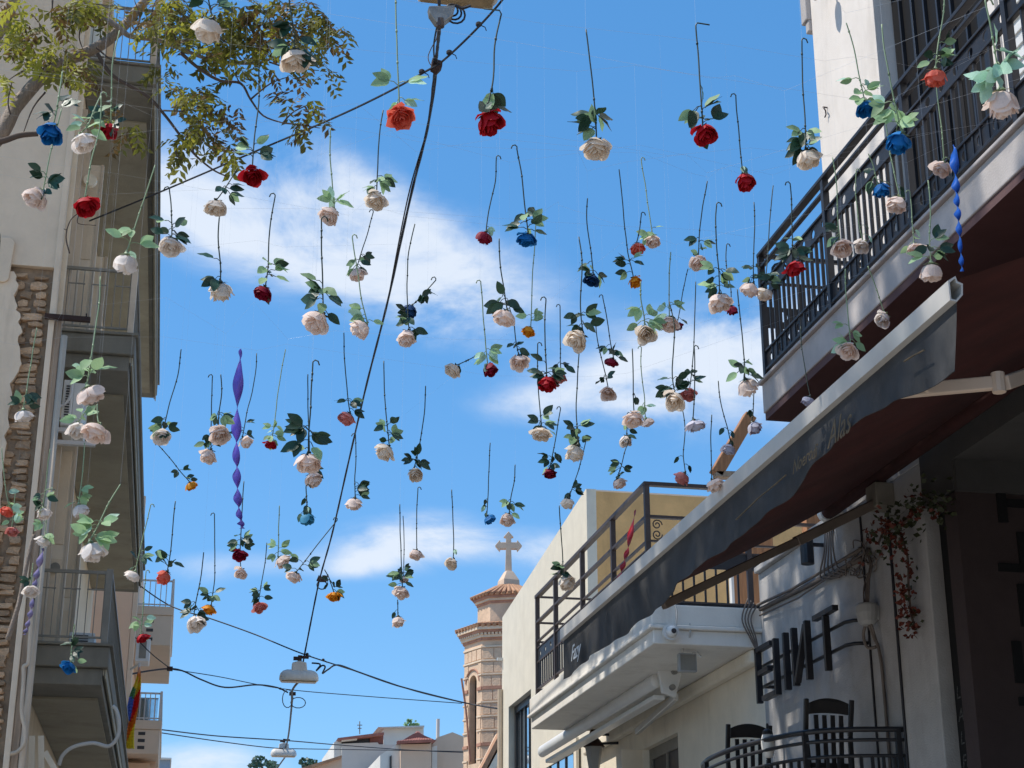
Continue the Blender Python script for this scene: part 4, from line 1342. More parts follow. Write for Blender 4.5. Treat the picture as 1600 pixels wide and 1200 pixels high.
# blocked window with rounded corner
wr = MB().prism([on_y(-40, 372, YS), on_y(18, 372, YS), on_y(24, 380, YS), on_y(14, 438, YS), on_y(8, 442, YS), on_y(-40, 440, YS)], (0, -0.03, 0))
wr.build('blocked_window', 'plaster_old', lb, bevel=0.01)
# corner strips: pale pilaster, timber, pale pipe
MB().box(XLF - 0.004, XLF + 0.05, YS - 0.03, YS + 0.05, 0, ZTOP).build('corner_pilaster', 'plaster_old', lb, bevel=0.008)
MB().box(XLF + 0.052, XLF + 0.115, YS - 0.01, YS + 0.06, 0, 7.55).build('timber_post', 'wood_old', lb, bevel=0.006)
MB().tube([(XLF + 0.15, YS, 0), (XLF + 0.15, YS, 7.4)], 0.03, 8).build('downpipe', 'pale_paint', lb, smooth=True)
MB().box(XLF + 0.052, XLF + 0.10, YS + 0.07, YS + 0.12, 0, ZTOP).build('edge_moulding', 'facade_beige', lb)
# facade, with shuttered doors
fw = MB().box(-3, XLF - 0.006, YS + 0.5, 27.0, 0, ZTOP)
fw.build('facade', 'facade_beige', lb)
floors = [4.69, 7.87, 11.0]
ib = MB()
bar_l = MB().box(-0.0045, 0.0045, -0.0045, 0.0045, 0, 0.62).mesh('baluster', 'iron_grey')
YN, YFAR = 16.2, 26.4
rails = []
for fi, zf in enumerate(floors):
    bl = MB()
    bl.box(XLF, XLB, YN, YFAR, zf - 0.2, zf)
    o = bl.build('balcony_slab', 'balcony_fascia', lb, bevel=0.012)
    MB().box(XLF, XLB + 0.03, YN - 0.03, YFAR + 0.03, zf + 0.001, zf + 0.03).build('slab_edge', 'balcony_fascia', lb, bevel=0.006)
    MB().box(XLF, XLB - 0.05, YN + 0.06, YFAR, zf - (0.36 if fi < 2 else 0.24), zf - 0.202).build('soffit_beam', 'balcony_fascia', lb, bevel=0.008)
    MB().box(XLF, XLB - 0.11, YN + 0.8, YFAR - 0.3, zf - (0.385 if fi < 2 else 0.262), zf - (0.362 if fi < 2 else 0.242)).build('balcony_soffit', 'soffit_green', lb)
    for q in range(2):
        MB().box(XLB - 0.048 + 0.02 * q, XLB - 0.034 + 0.02 * q, YN + 0.08, YFAR, zf - 0.26 - 0.03 * q, zf - 0.202).build('drip_moulding', 'soffit_green', lb)
    zt = zf + 0.74
    rm = MB()
    rm.box(XLF, XLB - 0.03, YN + 0.03, YN + 0.06, zt - 0.03, zt).box(XLB - 0.065, XLB - 0.03, YN + 0.06, YFAR, zt - 0.03, zt)
    rm.box(XLF, XLB - 0.03, YN + 0.035, YN + 0.05, zf + 0.08, zf + 0.1).box(XLB - 0.055, XLB - 0.04, YN + 0.05, YFAR, zf + 0.08, zf + 0.1)
    for k in range(3):
        xa = XLF + 0.04 + k * 0.23
        rm.box(xa, xa + 0.17, YN + 0.037, YN + 0.047, zf + 0.55, zf + 0.562)
    ro = rm.build('railing', 'iron_grey', lb)
    MB().box(XLB - 0.09, XLB - 0.03, YN + 0.02, YN + 0.08, zf + 0.03, zt + 0.02 + (1.2 if fi == 2 else 0)).build('corner_post', 'pale_paint' if fi != 0 else 'iron_grey', ro)
    for k in range(9):
        piece('baluster', bar_l, ro, (XLF + 0.04 + k * 0.078, YN + 0.042, zf + 0.1))
    yy = YN + 0.18
    while yy < YFAR:
        piece('baluster', bar_l, ro, (XLB - 0.048, yy, zf + 0.1))
        yy += 0.15
    # door with open shutter leaves standing out from the wall
    if fi == 2:
        continue
    for (ys, wd) in ((17.1, 0.23), (19.6, 0.2)):
        sl = MB().box(XLF, XLF + wd, ys, ys + 0.04, zf + 0.06, zf + 2.35).build('shutter_leaf', 'shutter_cream', lb, bevel=0.004)
        MB().box(XLF + 0.05, XLF + wd - 0.05, ys - 0.012, ys - 0.001, zf + 0.2, zf + 1.05).build('panel', 'facade_beige', sl, bevel=0.004)
        MB().box(XLF + 0.05, XLF + wd - 0.05, ys - 0.012, ys - 0.001, zf + 1.2, zf + 2.2).build('panel', 'facade_beige', sl, bevel=0.004)
        MB().box(XLF + wd - 0.03, XLF + wd + 0.0, ys - 0.022, ys - 0.013, zf + 0.06, zf + 2.35).build('stile', 'pale_paint', sl)
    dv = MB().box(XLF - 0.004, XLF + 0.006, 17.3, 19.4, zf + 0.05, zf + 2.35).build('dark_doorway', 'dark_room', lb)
    MB().box(XLF, XLF + 0.08, 16.9, 16.98, zf + 0.03, zf + 2.5).box(XLF, XLF + 0.06, 16.3, 16.34, zf + 0.03, zf + 2.6).build('door_surround', 'pale_paint', lb)
# vent in the lowest shutter
MB().lathe((XLF + 0.12, 17.08, 5.64), [(0.05, 0), (0.05, 0.03)], 16, axis=(0, -1, 0)).build('round_vent', 'iron_grey', lb)
MB().lathe(on_y(141, 284, 16.9), [(0.075, 0), (0.07, 0.05)], 16, axis=(0, -1, 0)).build('round_cap', 'plaster_cream', lb)
# roof rail over the top balcony
MB().box(-3, XLF + 0.1, YS - 0.05, 27.2, ZTOP, ZTOP + 0.16).build('roof_edge', 'plaster_old', lb)

ibar = MB().beam(on_y(70, 494, 15.02), on_y(141, 500, 15.02), 0.05, 0.045).beam(on_y(135, 498, 15.02), on_y(135, 490, 15.02), 0.012, 0.012, (0, 1, 0))
tag(ibar.build('iron_bar', 'rust'), 'rusty iron bar sticking out from the stone corner below the second balcony rail', 'bar')
ac = thing('air_conditioner', 'air conditioner unit on a bracket under the middle grey balcony', 'air conditioner', (-1.3, 16.25, 6.9))
x0a = on_y(93, 660, 16.25).x
x1a = on_y(127, 660, 16.25).x
z0a, z1a = on_y(100, 662, 16.25).z, on_y(100, 590, 16.25).z
MB().box(x0a, x0a + 0.1, 16.3, 17.0, z0a, z1a).box(x0a + 0.1, x1a, 16.32, 16.98, z0a + 0.02, z1a - 0.02).build('casing', 'white_plastic', ac, bevel=0.01)
for i in range(14):
    zz = z0a + 0.05 + (z1a - z0a - 0.1) * i / 14
    MB().box(x0a + 0.03, x0a + 0.075, 16.292, 16.299, zz, zz + 0.014).build('grille_slot', 'frame_dark', ac)
MB().box(x0a - 0.2, x1a + 0.05, 16.28, 16.33, z0a - 0.07, z0a - 0.03).box(x0a - 0.2, x1a + 0.15, 16.28, 16.34, z0a - 0.2, z0a - 0.16).build('bracket', 'rail_white', ac)
MB().tube([(x0a - 0.15, 16.3, z0a - 0.12), (x0a - 0.02, 16.3, z0a - 0.12)], 0.05, 10).build('motor', 'iron_grey', ac)
MB().tube(catmull([(x0a + 0.08, 16.25, z1a - 0.04), (x0a + 0.08, 16.22, z1a - 0.2), (x0a + 0.02, 16.22, z1a - 0.3), (x0a - 0.15, 16.24, z1a - 0.34)], 5), 0.016, 6).build('hose', 'rail_white', ac, smooth=True)
ac2 = thing('air_conditioner', 'low air conditioner lying behind the bars of the lowest grey balcony', 'air conditioner', (-1.0, 16.5, 4.72))
MB().box(-1.06, -0.82, 16.42, 16.8, 4.722, 4.86).build('casing', 'white_plastic', ac2, bevel=0.01)
for i in range(4):
    MB().box(-1.03, -0.88, 16.412, 16.419, 4.745 + 0.026 * i, 4.757 + 0.026 * i).build('grille_slot', 'frame_dark', ac2)
cd1 = MB().tube(catmull([on_y(a, b, 16.05) for a, b in ((92, 1196), (98, 1180), (115, 1167), (145, 1161), (170, 1166), (184, 1150), (186, 1128), (182, 1110), (176, 1103))], 6), 0.018, 8)
tag(cd1.build('grey_hose', 'cable_white', smooth=True), 'thick pale hose curving under the lowest grey balcony', 'hose')
cd2 = MB().tube(catmull([on_y(a, b, 15.0) for a, b in ((50, 900), (49, 960), (46, 1010), (44, 1036), (37, 1042), (37, 1060), (34, 1110), (39, 1140), (38, 1160), (28, 1174), (16, 1178))], 6), 0.018, 8)
tag(cd2.build('conduit', 'pale_paint', smooth=True), 'bent white conduit running down the stone corner beside the lowest balcony', 'pipe')
bk = MB()
for a, b in (((50, 1150), (48, 1260)), ((64, 1150), (66, 1260)), ((70, 1175), (88, 1206))):
    bk.beam(on_y(*a, 15.6), on_y(*b, 15.6), 0.05, 0.04, (0, 1, 0))
tag(bk.build('wall_brackets', 'plaster_cream'), 'pale wooden props and brackets under the lowest grey balcony', 'brackets')

# ================================================================ peach building further along
pbd = thing('peach_building', 'peach apartment building with two small stacked balconies beyond the grey balconies', 'building', (-2, 30, 0))
MB().box(-6, -0.84, 28.2, 40, 0, 9.6).build('wall', 'peach_wall', pbd, bevel=0.02)
MB().box(-0.838, -0.76, 28.2, 28.5, 0, 9.6).build('corner_strip', 'peach_slab', pbd)
for (zt, zb, xr2) in ((8.02, 7.38, -0.18), (6.0, 5.48, -0.25)):
    sl = MB().box(-0.838, xr2, 30, 34, zb, zt - 0.1).box(-0.838, xr2 + 0.02, 29.98, 34, zt - 0.098, zt + 0.06).build('balcony_slab', 'peach_slab', pbd, bevel=0.01)
    for k in range(3):
        zz = zb + 0.08 + k * (zt - zb - 0.16) / 3
        MB().box(-0.62, -0.5, 29.994, 29.9992, zz, zz + 0.055).build('drain_slot', 'frame_dark', sl)
    rr_ = MB().box(-0.838, xr2, 30.02, 30.05, zt + 0.52, zt + 0.55).box(-0.838, xr2, 30.02, 30.05, zt + 0.09, zt + 0.11).box(xr2 - 0.04, xr2, 30.05, 34, zt + 0.52, zt + 0.55).build('railing', 'rail_white', pbd)
    bq = MB().box(-0.008, 0.008, -0.008, 0.008, zt + 0.06, zt + 0.53).mesh('baluster', 'rail_white')
    for k in range(7):
        piece('baluster', bq, rr_, (-0.8 + k * (xr2 + 0.78) / 6.2, 30.035, 0))
    for k in range(22):
        piece('baluster', bq, rr_, (xr2 - 0.02, 30.2 + k * 0.17, 0))
    MB().box(xr2 - 0.04, xr2, 30.0, 30.045, zt + 0.06, zt + 0.57).build('corner_post', 'rail_white', rr_)
MB().box(-0.8, -0.32, 30.3, 30.32, 6.07, 6.5).build('glass_panel', 'glass_sky', pbd)
MB().box(-0.838, -0.3, 31, 31.1, 5.0, 5.48).box(-0.838, -0.4, 30.6, 40, 0, 5.4).build('bay', 'peach_wall', pbd)
ac3 = thing('air_conditioner', 'white air conditioner hanging on the peach wall between its two balconies', 'air conditioner', (-0.65, 29.5, 7.1))
MB().box(-0.76, -0.52, 29.4, 29.9, 6.98, 7.37).build('casing', 'white_plastic', ac3, bevel=0.01)
MB().box(-0.70, -0.58, 29.392, 29.399, 7.03, 7.33).build('grille', 'iron_grey', ac3)

# rainbow flag hanging from a short staff
fgp = [(216.5, 1043), (212, 1062), (203, 1084), (197, 1112), (190, 1142), (188, 1167)]
fgq = [(219, 1043), (220, 1064), (219, 1084), (215, 1112), (210, 1142), (210, 1171)]
flg = thing('rainbow_flag', 'rainbow striped flag hanging limp beside the peach building', 'flag', on_y(217, 1045, 26))
L_, R_ = catmull([on_y(a, b, 26) for a, b in fgp], 6), catmull([on_y(a, b, 26) for a, b in fgq], 6)
n6 = 6
nL = len(L_)


def flag_pt(s_, t_):
    i = min(int(t_ * (nL - 1)), nL - 2)
    f = t_ * (nL - 1) - i
    a = L_[i].lerp(L_[i + 1], f)
    b = R_[i].lerp(R_[i + 1], f)
    p_ = a.lerp(b, s_)
    p_.y += 0.06 * math.sin(s_ * 9 + t_ * 3)
    return p_


# stripes run diagonally down the hanging cloth
def stripe_pt(k, u_, v_):
    t_ = min(1, max(0, v_))
    s0 = (k + u_) / 6
    s_ = s0
    return flag_pt(s_, t_)


order = [4, 3, 2, 1, 0]
segs_f = [(0, 0.0, 0.20, 0.35, 1.0), (1, 0.0, 0.26, 0.0, 0.35), (2, 0.26, 0.42, 0.0, 0.75), (3, 0.42, 0.54, 0.0, 0.6), (4, 0.54, 1.0, 0.0, 0.38), (5, 0.6, 0.9, -1, -1)]


def cell_col(s_, t_):
    # two folds: the near one shows red..violet downward, the far one repeats the warm stripes lower down
    if s_ < 0.52 - 0.1 * t_:
        q_ = t_ * 1.05 + 0.12 * (1 - s_)
        for c_, e in ((0, 0.12), (1, 0.24), (2, 0.42), (3, 0.56), (4, 0.95), (5, 2)):
            if q_ < e:
                return c_
    q_ = t_ - 0.3 * (1 - s_)
    for c_, e in ((1, 0.12), (2, 0.30), (0, 0.55), (1, 0.72), (2, 2)):
        if q_ < e:
            return c_
    return 2


NU, NV = 10, 30
cols = {}
for i in range(NU):
    for j in range(NV):
        cols.setdefault(cell_col((i + 0.5) / NU, (j + 0.5) / NV), []).append((i, j))
patches = []
for c_, cells in sorted(cols.items()):
    todo = set(cells)
    while todo:                                    # each unbroken run of one colour is a stripe of its own
        run, edge_ = [], [todo.pop()]
        while edge_:
            i, j = edge_.pop()
            run.append((i, j))
            for q in ((i + 1, j), (i - 1, j), (i, j + 1), (i, j - 1), (i + 1, j + 1), (i - 1, j - 1), (i + 1, j - 1), (i - 1, j + 1)):
                if q in todo:
                    todo.remove(q)
                    edge_.append(q)
        patches.append((c_, run))
for c_, cells in patches:
    mfl = MB()
    for (i, j) in cells:
        mfl.poly([flag_pt(i / NU, j / NV), flag_pt((i + 1) / NU, j / NV), flag_pt((i + 1) / NU, (j + 1) / NV), flag_pt(i / NU, (j + 1) / NV)])
    mfl.build('stripe', 'flag_%d' % c_, flg, smooth=True, solid=0.003)
MB().beam(on_y(218, 1036, 26) , on_y(217, 1052, 26), 0.03, 0.03, (0, 1, 0)).beam(on_y(218, 1037, 26), on_y(204, 1046, 26.2), 0.03, 0.03, (0, 1, 0)).build('staff', 'rail_white', flg)

# ================================================================ trees
rnd = random.Random(77)
TREE_MATS = ['foliage_a', 'foliage_b', 'foliage_c']


def spray(mbs, root, direc, ln, leaf, nl, mi):
    """one compound leaf: a drooping midrib with pairs of leaflets"""
    d = direc.normalized()
    p_ = Vector(root)
    side = d.cross(Vector((0, 0, 1)))
    if side.length < 0.1:
        side = Vector((1, 0, 0))
    side.normalize()
    step = ln / nl
    mbk = mbs[mi]
    for i in range(nl):
        d = (d + Vector((0, 0, -0.10))).normalized()
        p_ = p_ + d * step
        for sgn in (-1, 1):
            ld_ = (side * sgn * 0.9 + d * 0.45 + Vector((0, 0, rnd.uniform(-0.85, 0.1)))).normalized()
            L__ = leaf * rnd.uniform(0.75, 1.15) * (1 - 0.3 * abs(i / nl - 0.45))
            w_ = L__ * 0.21
            nrm = ld_.cross(d)
            if nrm.length < 0.05:
                continue
            nrm.normalize()
            ax_ = nrm.cross(ld_).normalized() * w_
            m1 = p_ + ld_ * L__ * 0.45 + nrm * L__ * 0.06
            mbk.poly([p_, m1 - ax_, p_ + ld_ * L__, m1 + ax_])
    return p_


def branch(mb_, pts, r0, r1, n=7):
    cv = catmull(pts, 5)
    m = len(cv)
    mb_.tube([q + Vector((noise.noise(q * 3.0), noise.noise(q * 3.0 + Vector((9, 0, 0))), noise.noise(q * 3 + Vector((0, 7, 0))))) * 0.015 for q in cv], [r0 + (r1 - r0) * i / (m - 1) for i in range(m)], n)
    return cv


tr1 = thing('street_tree', 'leaning street tree with red and yellow green compound leaves before the old building', 'tree', (-2.3, 9.2, 0))
bk, tw = MB(), MB()
yb = 8.8
A = lambda lst, Y, dy=0.0: [on_y(a, b, Y + dy * i) for i, (a, b) in enumerate(lst)]
trunk_top = on_y(-60, 260, 9.0)
branch(bk, [(-2.35, 9.2, 0), (-2.3, 9.2, 1.5), (-2.2, 9.15, 2.8), (-1.95, 9.1, 3.6), trunk_top], 0.17, 0.08, 10)
limbA = branch(bk, [trunk_top] + A([(0, 212), (26, 165), (62, 123), (105, 95), (150, 75), (187, 48), (215, 20), (246, -20), (270, -90)], yb, 0.02), 0.048, 0.022)
tb0 = on_y(-90, 180, 9.2)
limbB = branch(bk, [trunk_top, tb0] + A([(0, 42), (16, 12), (30, -20), (60, -120)], 9.2), 0.06, 0.03)
limbC = branch(bk, [on_y(100, -30, 8.7)] + A([(133, 2), (165, 28), (190, 45), (205, 56), (245, 62), (280, 76), (320, 92), (362, 97), (418, 95), (436, 80)], 8.7), 0.022, 0.006)
branch(bk, [on_y(60, -120, 9.0), on_y(100, -30, 8.7)], 0.03, 0.022)
limbD = branch(tw, A([(152, 84), (176, 116), (230, 150), (255, 176), (282, 210), (305, 240), (332, 265), (352, 276)], 8.6), 0.012, 0.004)
limbE = branch(tw, A([(282, 84), (312, 110), (345, 128), (376, 130), (391, 155), (411, 180), (443, 192)], 8.6), 0.011, 0.004)
limbF = branch(tw, A([(-60, 235), (0, 222), (30, 211), (58, 208)], 8.5), 0.02, 0.014)
TWIGS = [[(255, 172), (290, 172), (312, 166)], [(305, 240), (300, 225), (298, 205)], [(280, 205), (276, 240), (290, 250)], [(205, 55), (220, 30), (212, 0)], [(245, 62), (238, 20), (250, -10)],
         [(110, 95), (75, 112), (40, 110), (10, 130)], [(62, 123), (66, 112), (72, 100)], [(18, 180), (14, 160), (20, 130)], [(70, 145), (52, 170), (38, 205)], [(125, 40), (122, 60), (128, 78)],
         [(81, 0), (80, 15), (78, 24)], [(362, 97), (390, 90), (425, 60), (455, 40)], [(320, 92), (340, 75), (360, 45)], [(280, 76), (270, 45), (300, 20)], [(436, 80), (470, 75), (500, 60)], [(425, 60), (420, 25), (400, 0)],
         [(391, 155), (420, 130), (450, 120)], [(376, 130), (372, 125), (368, 115)], [(443, 192), (470, 195), (500, 200)], [(443, 192), (460, 175), (490, 160)], [(420, 95), (450, 105), (500, 110)], [(150, 75), (180, 95), (220, 102)]]
for tws in TWIGS:
    branch(tw, A(tws, 8.6), 0.006, 0.0025, 5)
branch(tw, A([(-20, 330), (0, 365), (-5, 420)], 8.6), 0.006, 0.003, 5)
bk.build('trunk', 'bark', tr1, smooth=True)
tw.build('twigs', 'twig', tr1, smooth=True)
leafs = [MB(), MB(), MB()]
CL = [(58, 40, 26, 7), (105, 22, 22, 6), (135, 12, 18, 5), (50, 65, 34, 8), (20, 80, 24, 5), (105, 112, 26, 7), (132, 110, 16, 4), (95, 78, 18, 4), (15, 40, 20, 3), (245, 110, 22, 5), (200, 205, 22, 4), (125, 5, 16, 4),
      (250, 38, 20, 5), (300, 18, 40, 14), (345, 42, 34, 12), (382, 52, 36, 13), (405, 18, 34, 12), (435, 38, 22, 7), (275, 60, 28, 8), (350, 82, 24, 6), (305, 72, 30, 8), (395, 88, 26, 7), (240, 15, 22, 5), (270, 5, 22, 6),
      (300, 142, 26, 7), (332, 160, 30, 9), (362, 172, 14, 4), (312, 182, 22, 5), (290, 200, 18, 4), (322, 222, 26, 7), (352, 236, 20, 5), (292, 230, 18, 4), (368, 124, 10, 2), (265, 128, 14, 3), (340, 190, 20, 4),
      (470, 38, 40, 13), (502, 28, 20, 5), (515, 60, 18, 5), (492, 82, 24, 6), (507, 112, 16, 4), (442, 118, 14, 3), (455, 162, 20, 4), (482, 158, 16, 4), (472, 196, 14, 3), (497, 200, 10, 2), (532, 45, 10, 2), (430, 110, 16, 3),
      (10, 120, 14, 2), (180, 20, 18, 3), (330, 60, 30, 9), (365, 20, 26, 9), (15, 10, 20, 3), (420, 60, 26, 7), (285, 35, 26, 8), (318, 45, 30, 9), (460, 15, 26, 8), (450, 62, 22, 6), (345, 90, 24, 6), (240, 45, 16, 3), (320, 200, 22, 5), (300, 165, 22, 5)]
for (cx, cy, rr, nsp) in CL:
    dark = cx > 420
    for i in range(int(nsp * (2.0 if cx < 240 else 1.2)) + 1):
        a = rnd.uniform(0, 6.28)
        q_ = rr * rnd.random() ** 0.6
        Y = 8.6 + rnd.uniform(-0.35, 0.35)
        root = on_y(cx + q_ * math.cos(a), cy - 6 + 0.8 * q_ * math.sin(a), Y)
        dr_ = Vector((rnd.uniform(-1, 1), rnd.uniform(-1, 1), rnd.uniform(-0.75, 0.15)))
        u_ = rnd.random()
        mi = (1 if u_ < 0.33 else 0 if u_ < 0.88 else 2) if dark else (2 if u_ < 0.28 else 0 if u_ < 0.76 else 1)
        if cx < 140:
            mi = 2 if u_ < 0.45 else 0 if u_ < 0.8 else 1
        spray(leafs, root, dr_, rnd.uniform(0.10, 0.19), rnd.uniform(0.05, 0.074), rnd.choice((4, 5, 5, 6)), mi)
# crown going on above the view
for i in range(420):
    c = Vector((rnd.gauss(-1.2, 1.3), rnd.gauss(9.3, 1.4), rnd.uniform(8.6, 11.5)))
    px, py = proj(c)
    if py > -30:
        continue
    spray(leafs, c, Vector((rnd.uniform(-1, 1), rnd.uniform(-1, 1), rnd.uniform(-0.75, 0.15))), 0.17, 0.06, 5, 0 if rnd.random() < 0.6 else 1)
for k_, m_ in enumerate(leafs):
    m_.build('crown', TREE_MATS[k_], tr1)['kind'] = 'stuff'

# second tree, added unseen above the view, crown shaped to dapple the far side
tr2 = thing('shade_tree', 'tall added tree above the view, its crown shaped to shade the grey wall', 'tree', (-2.7, 13.4, 0))
bk, lv = MB(), [MB(), MB(), MB()]
branch(bk, [(-2.7, 13.4, 0), (-2.75, 13.45, 5), (-2.6, 13.6, 9), (-2.3, 14.0, 12)], 0.2, 0.12, 10)
branch(bk, [(-2.3, 14.0, 12), (-1.2, 15.0, 13.2), (0.0, 16.0, 13.9), (1.2, 17.0, 14.3)], 0.11, 0.03)
branch(bk, [(-2.3, 14.0, 12), (-1.5, 13.4, 13.0), (-0.4, 12.8, 13.4), (0.8, 12.4, 13.6)], 0.09, 0.03)
branch(bk, [(-1.2, 15.0, 13.2), (-0.6, 17.0, 14.2), (0.0, 19.0, 15.0)], 0.07, 0.02)
bk.build('trunk', 'bark', tr2, smooth=True)
SHADE = [((XF, 13.6, 4.3), 1.5, 0.9, 1900), ((4.42, 15.9, 4.9), 0.8, 0.4, 170), ((4.42, 18.3, 4.9), 1.0, 0.4, 70), ((4.4, 10.7, 6.0), 1.1, 0.28, 620), ((4.4, 8.2, 6.0), 1.0, 0.25, 130), ((3.0, 8.0, 4.2), 1.6, 0.3, 520), ((3.0, 10.8, 4.2), 1.4, 0.3, 330), ((XF, 12.5, 8.0), 0.5, 0.35, 20)]
for (c0_, sy_, sz_, num) in SHADE:
    for i in range(num):
        base_ = Vector(c0_) + Vector((0, rnd.gauss(0, sy_), rnd.gauss(0, sz_)))
        c = base_ + SUN * rnd.uniform(9.6, 12.6)
        # thin the leaves by noise so streaks of sun pass through
        hsh = noise.noise(Vector((c.x * 0.5, c.y * 2.2, c.z * 0.8)))
        if hsh < -0.07 or proj(c)[1] > -45:
            continue
        spray(lv, c, Vector((rnd.uniform(-1, 1), rnd.uniform(-1, 1), rnd.uniform(-0.6, 0.2))), 0.3, 0.11, 6, 0 if rnd.random() < 0.6 else 1)
for k_, m_ in enumerate(lv[:2]):
    m_.build('crown', TREE_MATS[k_], tr2)['kind'] = 'stuff'
stray = MB()
branch(stray, A([(108, 395), (103, 370), (110, 345), (128, 330), (150, 315)], 14.6), 0.007, 0.004, 6)
branch(stray, A([(110, 345), (104, 358), (100, 357)], 14.6), 0.005, 0.003, 5)
branch(stray, A([(122, 338), (122, 350), (150, 352)], 14.6), 0.005, 0.003, 5)
tag(stray.build('bare_branch', 'twig', smooth=True), 'bare forked branch tied against the pale pilaster of the old building', 'branch')
stick = MB()
branch(stick, A([(12, 1000), (30, 940), (45, 870), (53, 835)], 12.0), 0.02, 0.013, 6)
stick_o = tag(stick.build('wooden_stick', 'bark', smooth=True), 'peeling wooden stick with brown leaves at its tip, by the purple ribbon', 'stick')

# ================================================================ lamps and cables
def lamp(c, ln, label, rz=0.0, tilt=0.0):
    t = thing('street_lamp', label, 'street lamp', c, 'lamps hanging over the street')
    c = Vector(c)
    pr = [(0.0, -0.5), (0.05, -0.495), (0.095, -0.47), (0.13, -0.41), (0.15, -0.31), (0.155, 0.0), (0.15, 0.31), (0.13, 0.41), (0.095, 0.47), (0.05, 0.495), (0.0, 0.5)]
    mbk = MB()
    n = 16
    nr = len(pr)
    for (r, h) in pr:
        for k in range(n):
            a = 2 * math.pi * k / n
            zz = math.sin(a)
            mbk.v.append((c.x + h * ln, c.y + r * math.cos(a) * ln * 1.25, c.z + max(zz, -0.25) * r * ln * (1.7 if zz > 0 else 1.0)))
    for i in range(nr - 1):
        for k in range(n):
            k2 = (k + 1) % n
            mbk.f.append((i * n + k, i * n + k2, (i + 1) * n + k2, (i + 1) * n + k))
    mbk.build('hood', 'lamp_body', t, smooth=True)
    MB().box(c.x - 0.44 * ln, c.x + 0.44 * ln, c.y - 0.15 * ln, c.y + 0.15 * ln, c.z - 0.07 * ln, c.z - 0.036 * ln).build('lens', 'lamp_lens', t, bevel=0.02 * ln)
    MB().box(c.x - 0.46 * ln, c.x + 0.46 * ln, c.y - 0.175 * ln, c.y + 0.175 * ln, c.z - 0.045 * ln, c.z - 0.02 * ln).build('rim', 'lamp_body', t, bevel=0.006)
    MB().prism([(c.x - 0.2 * ln, c.y - 0.1 * ln, c.z + 0.2 * ln), (c.x + 0.2 * ln, c.y - 0.1 * ln, c.z + 0.2 * ln), (c.x + 0.17 * ln, c.y - 0.1 * ln, c.z + 0.43 * ln), (c.x - 0.02 * ln, c.y - 0.1 * ln, c.z + 0.47 * ln), (c.x - 0.19 * ln, c.y - 0.1 * ln, c.z + 0.42 * ln)], (0, 0.2 * ln, 0)).build('gear_box', 'lamp_body', t, bevel=0.01)
    MB().box(c.x - 0.03, c.x + 0.03, c.y - 0.03, c.y + 0.03, c.z + 0.44 * ln, c.z + 0.62 * ln).box(c.x - 0.1, c.x - 0.02, c.y - 0.04, c.y + 0.04, c.z + 0.5 * ln, c.z + 0.58 * ln).box(c.x + 0.03, c.x + 0.14, c.y - 0.035, c.y + 0.035, c.z + 0.55 * ln, c.z + 0.61 * ln).build('clamp', 'rust', t)
    return t


# the near lamp is seen from below, at the top edge
n0 = on_y(715, -8, 10.6)
lamp((n0.x, 10.6, n0.z + 0.0), 0.62, 'street lamp cut by the top edge, only its brown lens showing')
n1 = on_y(467, 1062, 26.5)
lamp((n1.x, 26.5, n1.z), 0.62, 'white street lamp hanging lower down the cable, above the smallest lamp')
n2 = on_y(443, 1180, 42)
lamp((n2.x, 42, n2.z), 0.64, 'smallest white street lamp at the bottom, farthest along the cable')
nb = thing('cable_clamp', 'cast metal cable clamp with coiled black wire below the topmost lamp', 'clamp', on_y(690, 20, 10.4))
MB().prism([on_y(a, b, 10.4) for a, b in ((670, 9), (712, 8), (708, 24), (694, 34), (682, 34), (672, 20))], (0, 0.08, 0)).build('casting', 'galv', nb, bevel=0.006)
MB().tube([on_y(688, 30, 10.42), on_y(688, 42, 10.42)], 0.03, 8).build('socket', 'iron_brown', nb)
cl_ = MB()
for i in range(3):
    cc_ = on_y(706 + i * 3, 16 + i * 2, 10.45)
    cl_.tube([cc_ + Vector((math.cos(a_) * (0.045 + 0.014 * i), 0.01 * i, math.sin(a_) * (0.05 + 0.014 * i))) for a_ in [j * 0.45 for j in range(15)]], 0.008, 5)
cl_.tube(catmull([on_y(712, 8, 10.4), on_y(722, 13, 10.4), on_y(735, 9, 10.4)], 4), 0.012, 5)
cl_.build('coiled_wire', 'cable', nb)
jb = thing('cable_joint', 'dark square joint box where the lamp cable meets the cross wire', 'box', on_y(681, 98, 11.5))
MB().prism([on_y(a, b, 11.5) for a, b in ((676, 90), (692, 95), (691, 104), (684, 111), (674, 105))], (0, 0.07, 0)).build('case', 'rust', jb, bevel=0.004)
# main cable down the street through the lamps
mainp = [(686, 0, 10.4), (687, 40, 10.5), (684, 70, 11), (681, 98, 11.5), (678, 125, 12), (668, 200, 13), (641, 310, 14.5), (606, 470, 17), (573, 600, 19.5), (545, 720, 22), (520, 830, 24.3), (502, 895, 25.5), (494, 930, 26), (476, 1022, 26.5), (472, 1045, 26.5)]
mc = thing('lamp_cable', 'thick black cable running down the middle of the sky to the lamps', 'cable', on_y(606, 470, 17))
cv = catmull([on_y(a, b, Y) for a, b, Y in mainp], 8)
mt_ = MB().tube(cv, [0.0125 + 0.0014 * math.sin(i * 1.9) for i in range(len(cv))], 6)
mt_.build('cable', 'cable', mc)
cv2 = catmull([on_y(a + dx_, b, Y) for (a, b, Y), dx_ in zip(mainp[1:8], (-4, -6, -2, 3, 0, -4, 0))], 8)
MB().tube(cv2, 0.007, 5).build('second_strand', 'cable', mc)
MB().tube(catmull([on_y(a, b, 10.9) for a, b in ((684, 42), (682, 60), (674, 75), (669, 88), (671, 98), (675, 103))], 4), 0.004, 5).build('thin_wire', 'cable_brown', mc)
